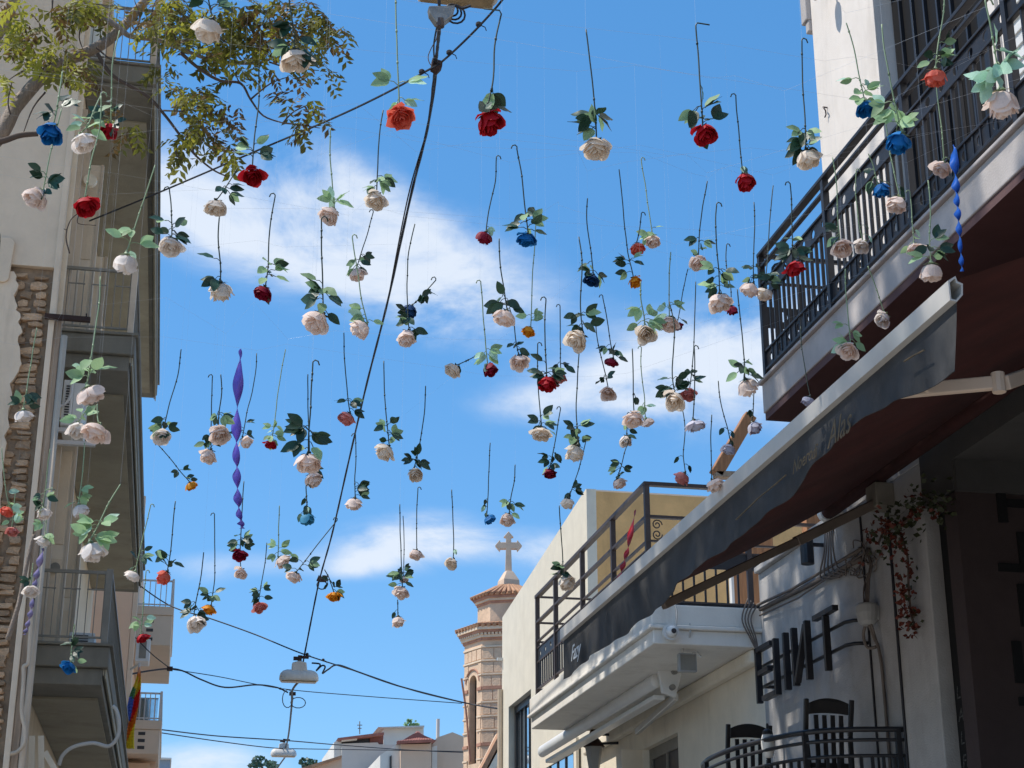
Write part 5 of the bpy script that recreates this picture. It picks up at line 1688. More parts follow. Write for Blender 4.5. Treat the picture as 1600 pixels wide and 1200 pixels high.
MB().tube([on_y(a, b, 26) for a, b in ((496, 903), (501, 905), (507, 906), (508, 900))], 0.05, 8).build('joint_sleeve', 'iron_brown', mc)
lp = on_y(503, 914, 26)
MB().tube([lp + Vector((0.08 * math.cos(a_), 0, 0.07 * math.sin(a_))) for a_ in [j * 0.5 for j in range(14)]], 0.009, 5).build('loop', 'cable', mc)
tail = [(470, 1062, 27.5), (457, 1078, 29), (456, 1100, 32), (452, 1140, 37), (449, 1158, 40), (446, 1168, 42)]
MB().tube(catmull([on_y(a, b, Y) for a, b, Y in tail], 6), 0.02, 5).build('far_cable', 'cable', mc)
l2 = on_y(456, 1096, 32)
for (ox, oz, rx_, rz_) in ((-0.08, 0.05, 0.1, 0.17), (0.12, -0.02, 0.14, 0.1)):
    MB().tube([l2 + Vector((ox + rx_ * math.cos(a_), 0, oz + rz_ * math.sin(a_))) for a_ in [j * 0.45 for j in range(15)]], 0.009, 5).build('loop', 'cable', mc)
MB().beam(on_y(452, 1084, 31.5), on_y(462, 1084, 31.5), 0.06, 0.06).build('joint_box', 'rust', mc)
MB().tube([on_y(446, 1182, 42), on_y(436, 1196, 46), on_y(425, 1215, 52)], 0.02, 5).build('far_cable', 'cable', mc)


def wire(label, pts, r=0.008, mat='cable', clips=()):
    t = thing('span_wire', label, 'wire', on_y(pts[len(pts) // 2][0], pts[len(pts) // 2][1], pts[len(pts) // 2][2]))
    MB().tube(catmull([on_y(a, b, Y) for a, b, Y in pts], 8), r, 5).build('wire', mat, t)
    for (a, b, Y) in clips:
        q = on_y(a, b, Y)
        MB().lathe(q, [(0.012, -0.02), (0.024, -0.01), (0.024, 0.01), (0.012, 0.02)], 8).tube([q, q + Vector((0.05, 0, -0.02)), q + Vector((0.06, 0, -0.05))], 0.004, 4).build('clip', 'cable', t)
    return t


wire('long dark cross wire climbing from the grey balcony past the tree to the topmost lamp', [(140, 345, 16.4), (250, 300, 15), (400, 236, 13.6), (520, 185, 12.6), (600, 147, 12.0), (668, 110, 11.5), (692, 95, 11.4), (735, 55, 11.0), (775, 12, 10.7), (800, -20, 10.5)], 0.009, 'cable', [(659, 112, 11.5), (702, 82, 11.3), (748, 38, 10.9)])
wire('cross wire from the lowest peach balcony rail to the lamp and on to the church', [(205, 905, 29), (265, 946, 28), (330, 967, 27.5), (400, 992, 27), (474, 1022, 26.5), (560, 1050, 28), (650, 1080, 30), (735, 1100, 31), (782, 1107, 29)], 0.011, 'cable', [(480, 1022, 26.5), (505, 1031, 26.8)])
wire('sagging black cable coiling away from the middle lamp towards the church tower', [(487, 1036, 26.5), (498, 1037, 26.5), (500, 1040, 26.6), (494, 1048, 26.6), (503, 1040, 26.6), (508, 1042, 26.6), (504, 1052, 26.7), (513, 1046, 26.8), (528, 1039, 27), (560, 1050, 27.8), (620, 1071, 29), (700, 1092, 30.5), (745, 1102, 31), (782, 1108, 29)], 0.014)
wire('black cable swooping from the peach wall over the flag to the lower joint', [(176, 1060, 28.3), (222, 1050, 29), (262, 1045, 29.5), (285, 1048, 29.7), (315, 1062, 30), (352, 1074, 30.5), (400, 1070, 31), (432, 1074, 31.4), (450, 1082, 31.5)], 0.015, 'cable', [(438, 1076, 31.5)])
wire('thin straight wire from the small anchor plate to the lower joint', [(268, 1046, 29.5), (340, 1057, 30), (440, 1076, 31.5), (560, 1087, 31.5), (722, 1099, 31.5)], 0.008)
wire('short diagonal wire behind the red rose to the small anchor plate', [(170, 963, 28.2), (200, 985, 28.6), (235, 1020, 29), (264, 1043, 29.5)], 0.009, 'cable', [(178, 966, 28.2), (196, 982, 28.6)])
wire('upper of two thin parallel wires low over the far roofs', [(252, 1140, 34), (340, 1150, 38), (447, 1157, 40), (530, 1164, 45), (640, 1172, 50), (730, 1176, 52)], 0.014)
wire('lower of two thin parallel wires low over the far roofs', [(252, 1145, 34), (340, 1158, 37), (420, 1168, 40), (470, 1170, 44), (600, 1172, 50), (780, 1175, 52)], 0.012)
MB().box(on_y(261, 1044, 29.5).x, on_y(270, 1044, 29.5).x, 29.45, 29.55, on_y(265, 1048, 29.5).z, on_y(265, 1042, 29.5).z)
apl = MB().box(on_y(261, 1044, 29.5).x, on_y(270, 1044, 29.5).x, 29.45, 29.55, on_y(265, 1048, 29.5).z, on_y(265, 1042, 29.5).z)
tag(apl.build('anchor_plate', 'rust'), 'small rusty anchor plate joining the thin wires above the flag', 'plate')
# ================================================================ hanging artificial roses
# bloom x, y and width in the photo, colour, stem top x, y, leaves, label
ROSES = [
 (80, 208, 42, 'b', 97, 112, 'd4', 'blue rose hanging before the old wall under the tree branches'),
 (132, 224, 44, 'w', 157, 150, 'p4', 'white rose with round pale leaves just beside the blue rose under the branches'),
 (170, 204, 34, 'r', 187, 48, 'm5', 'red rose half covered by dark leaves against the top grey soffit'),
 (325, 46, 50, 'c', 318, -60, 'm3', 'large cream rose among the tree leaves at the top edge'),
 (56, 308, 40, 'p', 97, 170, 'd6', 'pale pink tilted rose on the old wall left of a red rose'),
 (136, 322, 40, 'r', 158, 150, 'x0', 'bright red leafless rose hanging before the pale pilaster'),
 (460, 96, 52, 'c', 453, -40, 'd5', 'large cream rose in front of the outermost tree leaves'),
 (627, 183, 42, 'o', 619, -30, 'p5', 'coral rose whose leaves cross the long wire near the lamp cable'),
 (765, 190, 48, 'r', 784, 22, 'm3', 'big red rose on a square hooked stem high in the open sky'),
 (931, 233, 46, 'c', 915, 46, 'm6', 'large cream rose alone high in the sky with a straight stem'),
 (1103, 211, 44, 'r', 1087, 40, 'm6', 'big red rose with a stem bent level at its top'),
 (1164, 283, 32, 'r', 1150, 152, 'f3', 'bright red rose with a kinked stem above the balcony corner'),
 (1263, 248, 44, 'c', 1253, 66, 'm6', 'cream rose overlapping the sunlit edge of the white pier'),
 (395, 276, 38, 'r', 404, 110, 'm5', 'red rose at the upper end of the big cloud near the branches'),
 (337, 325, 37, 'c', 372, 262, 'd3', 'yellowish cream rose directly above another cream rose beside the cloud'),
 (757, 371, 28, 'd', 776, 248, 'f2', 'crimson rose with almost no leaves right of the big cloud'),
 (822, 376, 34, 'b', 808, 233, 'm6', 'blue rose with broad leaves next to the crimson leafless one'),
 (587, 314, 37, 'c', 599, 172, 'm6', 'cream rose at the cloud edge with a tightly curled hook'),
 (514, 337, 38, 'p', 516, 200, 'p4', 'blush rose tilted sideways over the middle of the big cloud'),
 (345, 455, 42, 'c', 343, 338, 'd2', 'cream rose with two dark leaves hanging under the yellowish one'),
 (410, 458, 33, 'd', 429, 308, 'm6', 'crimson rose in front of the lower edge of the big cloud'),
 (558, 429, 27, 'p', 583, 332, 'm6', 'small blush rose below the curled hook one with many leaves'),
 (495, 502, 46, 'p', 502, 345, 'm7', 'wide blush rose under the sideways blush rose'),
 (563, 513, 35, 'p', 550, 372, 'p4', 'blush rose with few small leaves left of the thick lamp cable'),
 (635, 527, 33, 'p', 648, 350, 'd6', 'blush rose hanging under a blue bloom, right of the lamp cable'),
 (640, 486, 27, 'n', 681, 438, 'd4', 'dark blue rose hidden behind leaves on a slanting stem'),
 (707, 578, 28, 'c', 748, 553, 'f3', 'cream rose on a nearly horizontal stem pointing sideways'),
 (766, 577, 27, 'd', 751, 443, 'p5', 'crimson rose with pale leaves between two cream roses'),
 (787, 497, 38, 'p', 780, 373, 'd5', 'blush rose with two hooked tops, beside the small amber rose'),
 (811, 566, 29, 'p', 796, 480, 'd5', 'blush rose hanging right of the crimson one with pale leaves'),
 (826, 518, 22, 'y', 838, 346, 'p4', 'small amber rose on a very long stem below the blue rose'),
 (903, 530, 38, 'c', 905, 370, 'd6', 'cream rose directly below a dark blue rose'),
 (924, 438, 27, 'n', 918, 310, 'm4', 'dark blue rose high above the centre of the street'),
 (996, 388, 25, 'o', 1002, 336, 'x0', 'pink coral rose touching a pale rose, above an amber one'),
 (1020, 376, 27, 'p', 1002, 250, 'p3', 'pale rose turned away beside the pink coral one'),
 (993, 441, 26, 'y', 967, 265, 'm4', 'amber rose below the pink coral rose'),
 (1009, 522, 38, 'c', 1001, 440, 'p6', 'open cream rose facing the viewer below the amber rose'),
 (1091, 410, 31, 'p', 1105, 283, 'm6', 'blush rose on a long bare stem left of the balcony corner'),
 (1125, 472, 38, 'p', 1120, 322, 'm7', 'large blush rose overlapping a crimson rose'),
 (1144, 485, 23, 'd', 1135, 385, 'x0', 'crimson rose tucked behind the large blush rose'),
 (1045, 508, 30, 'p', 1048, 394, 'p4', 'blush rose crossed by several stems beside the open cream rose'),
 (1059, 510, 18, 'd', 1075, 420, 'd2', 'little crimson rose peeping out behind a blush rose'),
 (1172, 452, 30, 'p', 1178, 316, 'd6', 'blush rose with a leaf bunch hiding the balcony corner'),
 (1193, 459, 28, 'c', 1208, 290, 'd6', 'cream rose against the corner post of the black balcony'),
 (955, 567, 23, 'd', 942, 465, 'm5', 'dark crimson rose just above a cream rose near the right cloud'),
 (950, 614, 27, 'p', 930, 497, 'd4', 'blush rose beneath the dark crimson one near the right cloud'),
 (855, 599, 32, 'r', 853, 470, 'd5', 'red rose paired with a pinkish one behind it'),
 (874, 591, 26, 'k', 875, 480, 'd3', 'pinkish rose half hidden behind a red rose'),
 (1168, 604, 36, 'p', 1152, 452, 'm6', 'blush rose touching the end of the grey balcony slab'),
 (1054, 626, 37, 'c', 1045, 470, 'd6', 'big cream rose on the right cloud with a dim one behind'),
 (1076, 618, 27, 'k', 1087, 440, 'd5', 'dusky pink rose behind the big cream rose on the cloud'),
 (1087, 667, 33, 'g', 1085, 545, 'x0', 'lilac white leafless rose below the right cloud'),
 (846, 680, 32, 'c', 840, 540, 'd5', 'cream rose with a fan of dark leaves left of a bigger leafy one'),
 (899, 707, 34, 'c', 905, 547, 'm7', 'cream rose under large spreading leaves above the terrace'),
 (859, 740, 23, 'd', 876, 640, 'm5', 'crimson rose under the left leafy cream rose'),
 (887, 786, 23, 'c', 915, 690, 'd4', 'small cream rose at the top of the cream gable'),
 (885, 910, 28, 'c', 874, 790, 'm6', 'cream rose hanging against the top rail of the terrace railing'),
 (990, 655, 33, 'p', 988, 545, 'f2', 'blush rose side by side with a smaller one over the terrace'),
 (1012, 661, 24, 'p', 1002, 545, 'p3', 'smaller blush rose beside the pair partner over the terrace'),
 (978, 688, 22, 'w', 980, 648, 'd2', 'small white rose close below the pair of blush roses'),
 (968, 755, 23, 'p', 982, 690, 'm7', 'blush rose touching the top of the ochre wall'),
 (1066, 746, 25, 'k', 1066, 640, 'f3', 'dusty pink rose on the level top rail of the terrace'),
 (1139, 703, 27, 'g', 1122, 595, 'f3', 'lilac rose in front of the orange timber beam'),
 (1117, 758, 27, 'p', 1112, 648, 'x0', 'pink rose at the carved foot of the timber beam'),
 (1179, 668, 27, 'g', 1178, 612, 'f2', 'pale rose under the far corner of the balcony soffit'),
 (142, 619, 47, 'p', 157, 432, 'p4', 'big blush rose above two others before the air conditioner'),
 (148, 677, 45, 'p', 152, 632, 'x0', 'big blush rose lowest of the trio by the air conditioner'),
 (121, 672, 34, 'w', 135, 640, 'p3', 'white rose partly behind the lowest blush rose of the trio'),
 (37, 651, 33, 'w', 57, 512, 'd4', 'white rose hanging before the rubble stone patch'),
 (252, 683, 30, 'w', 283, 546, 'm7', 'white rose with spread leaves at the edge of the grey soffit'),
 (299, 759, 19, 'y', 248, 696, 'd3', 'small amber rose on a slanting stem beside the middle balcony'),
 (343, 680, 33, 'p', 345, 585, 'm5', 'blush rose left of the long purple ribbon'),
 (326, 712, 29, 'p', 332, 590, 'm5', 'lower blush rose left of the purple ribbon'),
 (384, 690, 24, 'p', 401, 552, 'd5', 'blush rose touching the right edge of the purple ribbon'),
 (423, 696, 21, 'r', 446, 546, 'p6', 'red rose almost buried in pale leaves right of the ribbon'),
 (483, 725, 47, 'p', 488, 570, 'd7', 'big blush rose above a second one, well right of the ribbon'),
 (489, 749, 30, 'p', 481, 585, 'd3', 'blush rose peeking out below the big blush one'),
 (480, 811, 28, 'a', 478, 762, 'f4', 'light blue rose below the stacked blush roses'),
 (541, 654, 29, 'k', 537, 520, 'd4', 'coral pink rose with dark leaves just left of the lamp cable'),
 (601, 706, 31, 'c', 600, 564, 'm6', 'cream rose with wide spread leaves just right of the lamp cable'),
 (649, 741, 29, 'c', 665, 603, 'd6', 'cream bud rose under two curved hooked stems'),
 (553, 787, 27, 'p', 556, 682, 'm5', 'blush rose close beside the lamp cable, low in the sky'),
 (459, 903, 27, 'p', 527, 813, 'd4', 'blush rose on a slanting stem tied to the lamp cable'),
 (441, 877, 25, 'p', 437, 790, 'p4', 'blush rose turned sideways next to the slanting stem'),
 (375, 868, 23, 'd', 381, 752, 'm6', 'crimson rose at the bottom end of the purple ribbon'),
 (376, 896, 23, 'p', 374, 873, 'x0', 'blush leafless rose right under the crimson one at the ribbon end'),
 (406, 950, 23, 'k', 417, 848, 'd5', 'dusky pink rose low between ribbon and lamp cable'),
 (306, 973, 29, 'w', 318, 863, 'd6', 'white rose hanging just below an amber rose, low down'),
 (327, 953, 22, 'y', 335, 806, 'm4', 'amber rose just above a white rose, low down'),
 (257, 901, 27, 'o', 274, 783, 'm4', 'coral rose over the upper peach balcony rail'),
 (207, 901, 27, 'w', 235, 792, 'd3', 'white rose at the lower edge of the grey soffit'),
 (522, 933, 22, 'y', 507, 890, 'm4', 'amber rose beside the sleeve joint of the lamp cable'),
 (649, 867, 24, 'p', 653, 765, 'x0', 'blush leafless rose in front of the small low cloud'),
 (705, 881, 25, 'c', 706, 765, 'f3', 'cream rose alone between the small cloud and the church cross'),
 (627, 926, 27, 'p', 625, 788, 'm5', 'blush rose second from the bottom in the low column'),
 (622, 971, 23, 'p', 621, 937, 'f2', 'blush rose at the very bottom of the low column'),
 (632, 906, 17, 'p', 630, 806, 'd4', 'small blush rose topmost in the low column'),
 (765, 811, 20, 'b', 766, 692, 'f4', 'small blue rose just above the church cross'),
 (793, 811, 26, 'p', 805, 726, 'm4', 'blush rose beside the small blue one above the cross'),
 (197, 411, 43, 'w', 242, 258, 'p3', 'white rose on a curved pale stem before the top grey soffit'),
 (266, 386, 39, 'w', 265, 298, 'd6', 'white rose at the edge of the top grey soffit with dark leaves'),
 (69, 802, 26, 'w', 78, 702, 'm6', 'white rose above the stick with brown leaves'),
 (126, 797, 29, 'w', 132, 692, 'p4', 'white rose on a long stem under the blush trio'),
 (11, 799, 21, 'o', 3, 700, 'p4', 'coral rose on the stone patch at the picture edge'),
 (19, 831, 21, 'k', 24, 770, 'p3', 'pinkish red rose below the coral one on the stone patch'),
 (145, 861, 43, 'w', 188, 757, 'p7', 'wide white rose with grey green leaves above the lowest balcony'),
 (67, 846, 25, 'w', 72, 800, 'p3', 'white rose at the top end of the short lilac ribbon'),
 (48, 924, 26, 'w', 52, 880, 'd2', 'white rose in the middle of the short lilac ribbon'),
 (107, 1043, 25, 'b', 117, 975, 'm5', 'blue rose before the lowest grey balcony slab'),
 (223, 998, 22, 'r', 228, 895, 'p4', 'red rose before the white air conditioner on the peach wall'),
 (1353, 170, 34, 'b', 1322, 36, 'p6', 'blue rose smaller and higher of two before the white pier'),
 (1405, 221, 43, 'b', 1378, 38, 'p7', 'big blue rose before the dark balcony doorway'),
 (1461, 120, 37, 'o', 1476, -25, 'm5', 'coral red carnation like rose before the dark doorway'),
 (1566, 160, 60, 'p', 1540, 6, 'q8', 'largest peach rose with mint leaves near the upper corner'),
 (1471, 263, 33, 'p', 1462, 132, 'f2', 'peach rose next to the top of the blue ribbon'),
 (1376, 296, 29, 'b', 1357, 240, 'd2', 'bright blue rose above a blush rose before the bars'),
 (1401, 318, 35, 'p', 1381, 180, 'f2', 'blush rose just below the bright blue one before the bars'),
 (1243, 420, 32, 'r', 1235, 290, 'd6', 'red rose in front of the black balcony bars'),
 (1315, 387, 34, 'p', 1300, 246, 'd4', 'blush rose larger of two side by side at the balcony bars'),
 (1347, 385, 29, 'w', 1338, 268, 'f2', 'whitish rose smaller of two side by side at the balcony bars'),
 (1430, 391, 29, 'p', 1422, 302, 'p2', 'dim blush rose on the slab edge beside a brighter pink one'),
 (1455, 425, 42, 'p', 1450, 282, 'm5', 'bright pink rose before the red soffit near the awning bar end'),
 (1326, 548, 35, 'p', 1321, 420, 'p4', 'blush rose before the red soffit above the valance'),
 (1380, 498, 29, 'w', 1356, 416, 'x0', 'grey white leafless rose before the red soffit'),
 (1262, 628, 26, 'g', 1251, 510, 'x0', 'pale lilac leafless rose at the edge of the awning bar'),
]


def petal_mesh(Rr, H, half, curl, ruffle, seed, nu=4, nv=6, phi0=0.0, mb_=None):
    """one petal of a hanging bloom: from the calyx at the top, out and down like a cup, its lip rolling outwards"""
    rr = random.Random(seed)
    ph_ = rr.uniform(0, 6.28)
    skew = rr.uniform(-0.12, 0.12)

    def fn(a, b):
        s_ = a * 2 - 1
        edge = 1 - 0.24 * abs(s_) ** 2.4                     # rounded tip
        t = b * edge
        wv = half * (0.30 + 0.70 * math.sin(math.pi / 2 * min(1.0, 1.5 * b)) ** 0.9) * (1 - 0.10 * max(0, b - 0.75) / 0.25)
        ang = phi0 + s_ * wv + skew * t
        r = Rr * (1 - (1 - min(1.0, t * 1.12)) ** 2.6) * (0.98 + 0.05 * s_ * s_)
        z = -H * (0.12 * t + 0.88 * t ** 1.7)
        if t > 0.62:
            k = (t - 0.62) / 0.38
            r += curl * k ** 2 * Rr * (1 - 0.35 * s_ * s_)
            z += curl * k ** 2.2 * H * 0.75
        r *= 1 + ruffle * math.sin(s_ * 4 + ph_) * t * t
        z += ruffle * 0.5 * H * math.sin(s_ * 4.5 + ph_ * 2) * t * t
        return Vector((r * math.cos(ang), r * math.sin(ang), z))
    m = mb_ or MB()
    m.grid(nu, nv, fn)
    return m


CORE, OUTER = {}, {}
for ck in PET:
    for var_ in range(3):
        rr = random.Random(sum(map(ord, ck)) * 7 + var_)
        ruff = 0.09 if ck in 'oy' else 0.03
        m = MB()
        for ring, (Rr, H, half, curl, cnt_) in enumerate(((0.40, 0.66, 0.95, 0.10, 4), (0.31, 0.71, 1.0, 0.07, 4), (0.215, 0.74, 1.15, 0.05, 3), (0.12, 0.74, 1.5, 0.02, 3))):
            o_ = rr.uniform(0, 6.28)
            for k in range(cnt_):
                petal_mesh(Rr * rr.uniform(0.92, 1.06), H * rr.uniform(0.93, 1.05), half * rr.uniform(0.9, 1.1), curl * rr.uniform(0.3, 1.8), ruff, rr.random(), 4, 5, o_ + 2 * math.pi * k / cnt_ + rr.uniform(-0.2, 0.2), mb_=m)
        CORE[ck, var_] = m.mesh('bloom', 'pet_' + ck, smooth=True)
        OUTER[ck, var_] = [petal_mesh(0.46, 0.60 * q_, 0.72, cu_, ruff, 40 + var_ * 5 + i_, 4, 6).mesh('petal', 'pet_' + ck, smooth=True) for i_, (q_, cu_) in enumerate(((1.0, 0.22), (0.85, 0.38), (1.05, 0.10)))]


def leaf_mesh(mat):
    def fn(a, b):
        t = b
        s_ = a * 2 - 1
        w_ = 0.285 * math.sin(math.pi * t ** 0.8) ** 0.85
        return Vector((s_ * w_, t, 0.10 * abs(s_) * w_ * 2 - 0.16 * t * t + 0.02 * math.sin(t * 14) * abs(s_)))
    return MB().grid(2, 7, fn).mesh('leaf', mat, smooth=True)


LEAF = {'d': leaf_mesh('leaf_dark'), 'p': leaf_mesh('leaf_pale'), 'q': leaf_mesh('leaf_mint')}
SEPAL = MB()
for k in range(5):
    a = 2 * math.pi * k / 5
    e1 = Vector((math.cos(a), math.sin(a), 0))
    e2 = Vector((-math.sin(a), math.cos(a), 0))
    SEPAL.poly([Vector((0, 0, 0.04)) + e2 * 0.05, Vector((0, 0, 0.04)) - e2 * 0.05, e1 * 0.22 - e2 * 0.06 + Vector((0, 0, 0.03)), e1 * 0.36 + Vector((0, 0, 0.0)), e1 * 0.22 + e2 * 0.06 + Vector((0, 0, 0.03))])
SEPAL.lathe((0, 0, 0), [(0.10, 0.0), (0.12, 0.05), (0.06, 0.12), (0.035, 0.2)], 8)
SEPAL_ME = {'d': SEPAL.mesh('calyx', 'stem_dark'), 'p': SEPAL.mesh('calyx', 'stem_pale')}


def rose(i, spec):
    x, y, w, ck, tx, ty, lv_, label = spec
    rr = random.Random(1000 + i)
    diam = 0.10 if ck not in 'yrdobna' else 0.086
    d = FPX * diam / w
    C_ = ray(x, y) * d + Vector((0, 0, EYE))
    Sz = diam * 1.0
    # tilt of the bloom: it hangs face down and a little towards the viewer or aside
    T_ = on_y(tx, ty, C_.y + rr.uniform(-0.05, 0.05))
    ax_ = Vector((rr.gauss(0, 0.34), rr.gauss(-0.2, 0.3), -1)).normalized()
    if abs(tx - x) > 0.6 * abs(ty - y):
        ax_ = (Vector((C_ - T_)).normalized() * 0.8 + ax_ * 0.4).normalized()
    if 'facing the viewer' in label:
        ax_ = Vector((-0.1, -0.75, -0.6)).normalized()
    if 'sideways' in label or 'tilted' in label:
        ax_ = Vector((0.6 if i % 2 else -0.5, -0.2, -0.7)).normalized()
    top = C_ - ax_ * Sz * 0.30
    t = thing('hanging_rose', label, 'rose', top, 'artificial roses hanging over the street')
    rot = (-ax_).to_track_quat('Z', 'Y').to_euler()
    var_ = rr.randrange(3)
    sc_ = Sz * 0.93
    b = piece('bloom', CORE[ck, var_], t, top, rot, (sc_ * rr.uniform(0.92, 1.1), sc_ * rr.uniform(0.92, 1.08), sc_ * rr.uniform(0.8, 1.15)))
    b.rotation_euler.rotate_axis('Z', rr.uniform(0, 6.28))
    BASE[b.name] = Vector(top)
    ph = rr.uniform(0, 6.28)
    npet = rr.choice((4, 5, 6, 6, 7))
    for k in range(npet):
        o = bpy.data.objects.new('petal', rr.choice(OUTER[ck, var_]))
        COL.objects.link(o)
        o.parent = b
        s_ = rr.uniform(0.94, 1.08)
        o.scale = (s_, s_, s_ * rr.uniform(0.85, 1.1))
        o.rotation_euler = (rr.uniform(-0.16, 0.16), rr.uniform(-0.16, 0.16), ph + 2 * math.pi * k / npet + rr.uniform(-0.2, 0.2))
    style, num = lv_[0], int(int(lv_[1:]) * (2.4 if lv_[0] in 'dmpq' else 1.6))
    pale = style in 'pq' or tx < 240 or (x > 1290)
    skey = 'p' if pale else 'd'
    cx_ = piece('calyx', SEPAL_ME[skey], t, top, rot, (sc_, sc_, sc_))
    # stem with a gentle bow, kinks and often a hook at the top
    v = T_ - top
    sidev = Vector((rr.uniform(-1, 1), rr.uniform(-1, 1), 0)) * v.length * 0.035
    pts = [top - ax_ * Sz * 0.1, top.lerp(T_, 0.3) + sidev * rr.uniform(-0.4, 1.0), top.lerp(T_, 0.68) + sidev * rr.uniform(0.3, 1.2), T_]
    pts = catmull(pts, 5)
    if 'square hooked' in label:
        pts += [T_ + Vector((-0.005, 0, 0.012)), T_ + Vector((-0.05, 0, 0.012))]
    elif 'bent level' in label:
        pts += [T_ + Vector((0.005, 0, 0.01)), T_ + Vector((0.045, 0, 0.008))]
    elif rr.random() < 0.42:
        sg = rr.choice((-1, 1))
        hk_ = 0.012
        pts += [T_ + Vector((0, 0, 0.01)), T_ + Vector((sg * hk_ * 0.6, 0, 0.018)), T_ + Vector((sg * hk_ * 1.5, 0, 0.014)), T_ + Vector((sg * hk_ * 1.9, 0, 0.0))]
    sm_ = MB()
    pts = [p_ + Vector((noise.noise(p_ * 9), noise.noise(p_ * 9 + Vector((5, 0, 0))), 0)) * 0.003 for p_ in pts]
    rad = 0.0018 + 0.00014 * d
    sm_.tube(pts, rad, 5)
    for k in range(3):
        q_ = pts[rr.randrange(3, 14)]
        sm_.lathe(q_, [(rad, -0.006), (rad * 1.7, 0), (rad, 0.006)], 5)
    # leaf sprays
    leaves = []
    left = num
    hfrac = 0.115 / max(v.length, 0.05)
    while left > 0:
        f_ = min(0.62, (0.1 + 0.9 * rr.random() ** 1.3) * hfrac)
        node = pts[0].lerp(pts[5], f_ / 0.3) if f_ < 0.3 else pts[5].lerp(pts[10], (f_ - 0.3) / 0.38)
        a = rr.uniform(0, 6.28)
        # splay mostly across the line of sight
        dv_ = Vector((math.cos(a), 0.55 * math.sin(a), rr.uniform(-0.75, 0.5))).normalized()
        pl_ = rr.uniform(0.012, 0.038)
        end = node + dv_ * pl_
        sm_.tube([node, node.lerp(end, 0.5) + Vector((0, 0, 0.006)), end], rad * 0.6, 4)
        k_ = min(left, rr.choice((1, 2, 3)))
        nrm_ = Vector((rr.gauss(0, 0.35), -0.9 + rr.gauss(0, 0.25), rr.uniform(-0.1, 0.7))).normalized()
        for q in range(k_):
            side_ = nrm_.cross(dv_)
            ld_ = dv_ + side_ * (0, 1.0, -1.0)[q]
            if style == 'f':
                ld_ = ld_ * 0.5 + Vector((0, 0, -0.9))
            leaves.append((end, ld_.normalized(), nrm_ + Vector((rr.gauss(0, 0.3), rr.gauss(0, 0.3), rr.gauss(0, 0.3))), rr.uniform(0.050, 0.072) * (0.72 if style == 'f' else 1.0)))
        left -= k_
    # nylon thread
    sm_o = sm_.build('stem', 'stem_pale' if pale else 'stem_dark', t, smooth=True)
    for (pp, ld_, nr_, ll_) in leaves:
        y_ = ld_
        x_ = y_.cross(nr_).normalized()
        z_ = x_.cross(y_).normalized()
        mt_ = Matrix((x_, y_, z_)).transposed()
        if style == 'd':
            key = 'd' if rr.random() < 0.9 else 'p'
        elif style == 'p':
            key = 'p' if rr.random() < 0.85 else 'q'
        elif style == 'q':
            key = 'q'
        else:
            key = 'd' if rr.random() < 0.62 else 'p'
        if style == 'f':
            key = 'd' if rr.random() < 0.7 else 'q'
        piece('leaf', LEAF[key], t, pp, mt_.to_euler(), (ll_, ll_, ll_))
    return T_, t


tops = []
for i, spec in enumerate(ROSES):
    tops.append(rose(i, spec))
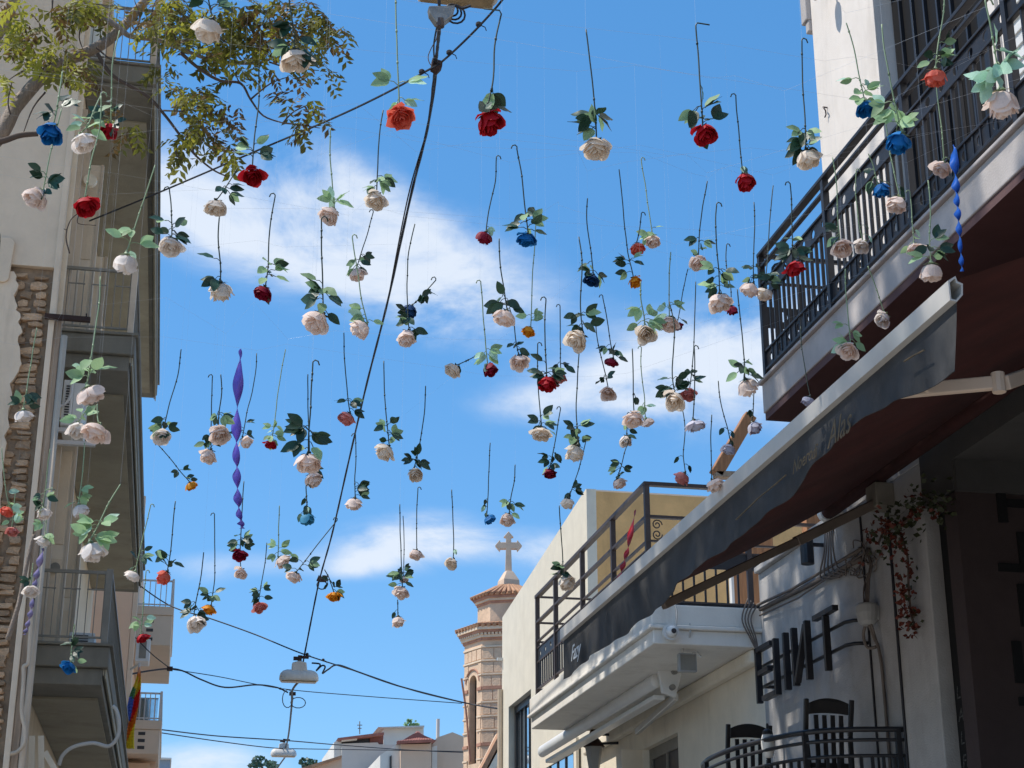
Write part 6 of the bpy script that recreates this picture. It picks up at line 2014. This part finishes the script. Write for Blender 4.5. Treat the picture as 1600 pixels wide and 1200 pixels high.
# nylon lines across the street; every stem hangs by a thread from the line nearest to it
tops.sort(key=lambda q: q[0].y)
NL = 15
per = math.ceil(len(tops) / NL)
for k in range(NL):
    grp = sorted(tops[k * per:(k + 1) * per], key=lambda q: q[0].x)
    if not grp:
        continue
    ym = sum(q[0].y for q in grp) / len(grp)
    zt = max(q[0].z for q in grp) + 0.12
    xs = [(-3.2, ym + 0.4, zt + 0.35)]
    line = MB()
    for (T_, t) in grp:
        xs.append((T_.x, T_.y, zt - 0.10 * math.sin(math.pi * (T_.x + 3.2) / 7.7)))
    xs.append((XB + 0.02, ym - 0.3, max(zt + 0.2, 6.2)))
    line.tube(xs, 0.0004, 3, caps=False)
    for (T_, t), pp in zip(grp, xs[1:-1]):
        MB().tube([T_, pp], 0.0002, 3, caps=False).build('thread', 'nylon', t)
    who = ' '.join(grp[len(grp) // 2][1]['label'].split()[:10])
    tag(line.build('nylon_line', 'nylon'), 'fine nylon line carrying the ' + who, 'line', 'nylon lines carrying the roses')


# ================================================================ twisted ribbons
def ribbon(name, label, mat, pix, Y, wpx, turns, loc_i=0, w1=None):
    cv = catmull([on_y(a, b, Y) for a, b in pix], 10)
    Lc = len(cv)
    m = MB()
    d_ = (cv[0] - Vector((0, 0, EYE))).length
    W0 = wpx * d_ / FPX
    W1 = (w1 or wpx) * d_ / FPX
    SUB = 8
    n = len(m.v)
    rows = 0
    tot = (Lc - 1) * SUB
    for i in range(tot + 1):
        f = i / SUB
        a = int(min(f, Lc - 2))
        p_ = cv[a].lerp(cv[a + 1], f - a)
        u = i / tot
        ang = turns * math.pi * (0.55 * u + 0.45 * u * u) + 0.45 * math.sin(u * 11 + 1)
        wd = (W0 + (W1 - W0) * u) * min(1.0, u * 14 + 0.08) * (1 + 0.14 * math.sin(u * 37))
        dx = Vector((math.cos(ang), math.sin(ang), 0)) * wd / 2
        m.v.append(tuple(p_ - dx))
        m.v.append(tuple(p_ + dx))
    for i in range(tot):
        m.f.append((n + 2 * i, n + 2 * i + 1, n + 2 * i + 3, n + 2 * i + 2))
    o = m.build(name, mat, None, smooth=True, solid=0.0006, loc=cv[0])
    tag(o, label, 'ribbon', 'twisted satin ribbons')
    return o


ribbon('ribbon', 'long violet twisted ribbon hanging in the sky beside blush roses', 'ribbon_violet', [(376, 545), (372, 600), (369, 680), (370, 750), (373, 800), (378, 826)], 8.4, 16, 8, w1=10)
ribbon('ribbon', 'short lilac twisted ribbon before the stone corner of the old building', 'ribbon_lilac', [(68, 856), (60, 885), (53, 920), (47, 960), (38, 992)], 10.5, 10, 9, w1=7)
ribbon('ribbon', 'bright blue twisted ribbon before the red soffit and balcony slab', 'ribbon_blue', [(1490, 226), (1492, 270), (1495, 320), (1499, 370), (1503, 424)], 6.4, 15, 8, w1=6)
ribbon('ribbon', 'red twisted ribbon tied to the terrace railing', 'ribbon_red', [(993, 796), (986, 830), (980, 860), (972, 888), (966, 910), (958, 930)], 14.9, 9, 6, w1=7)
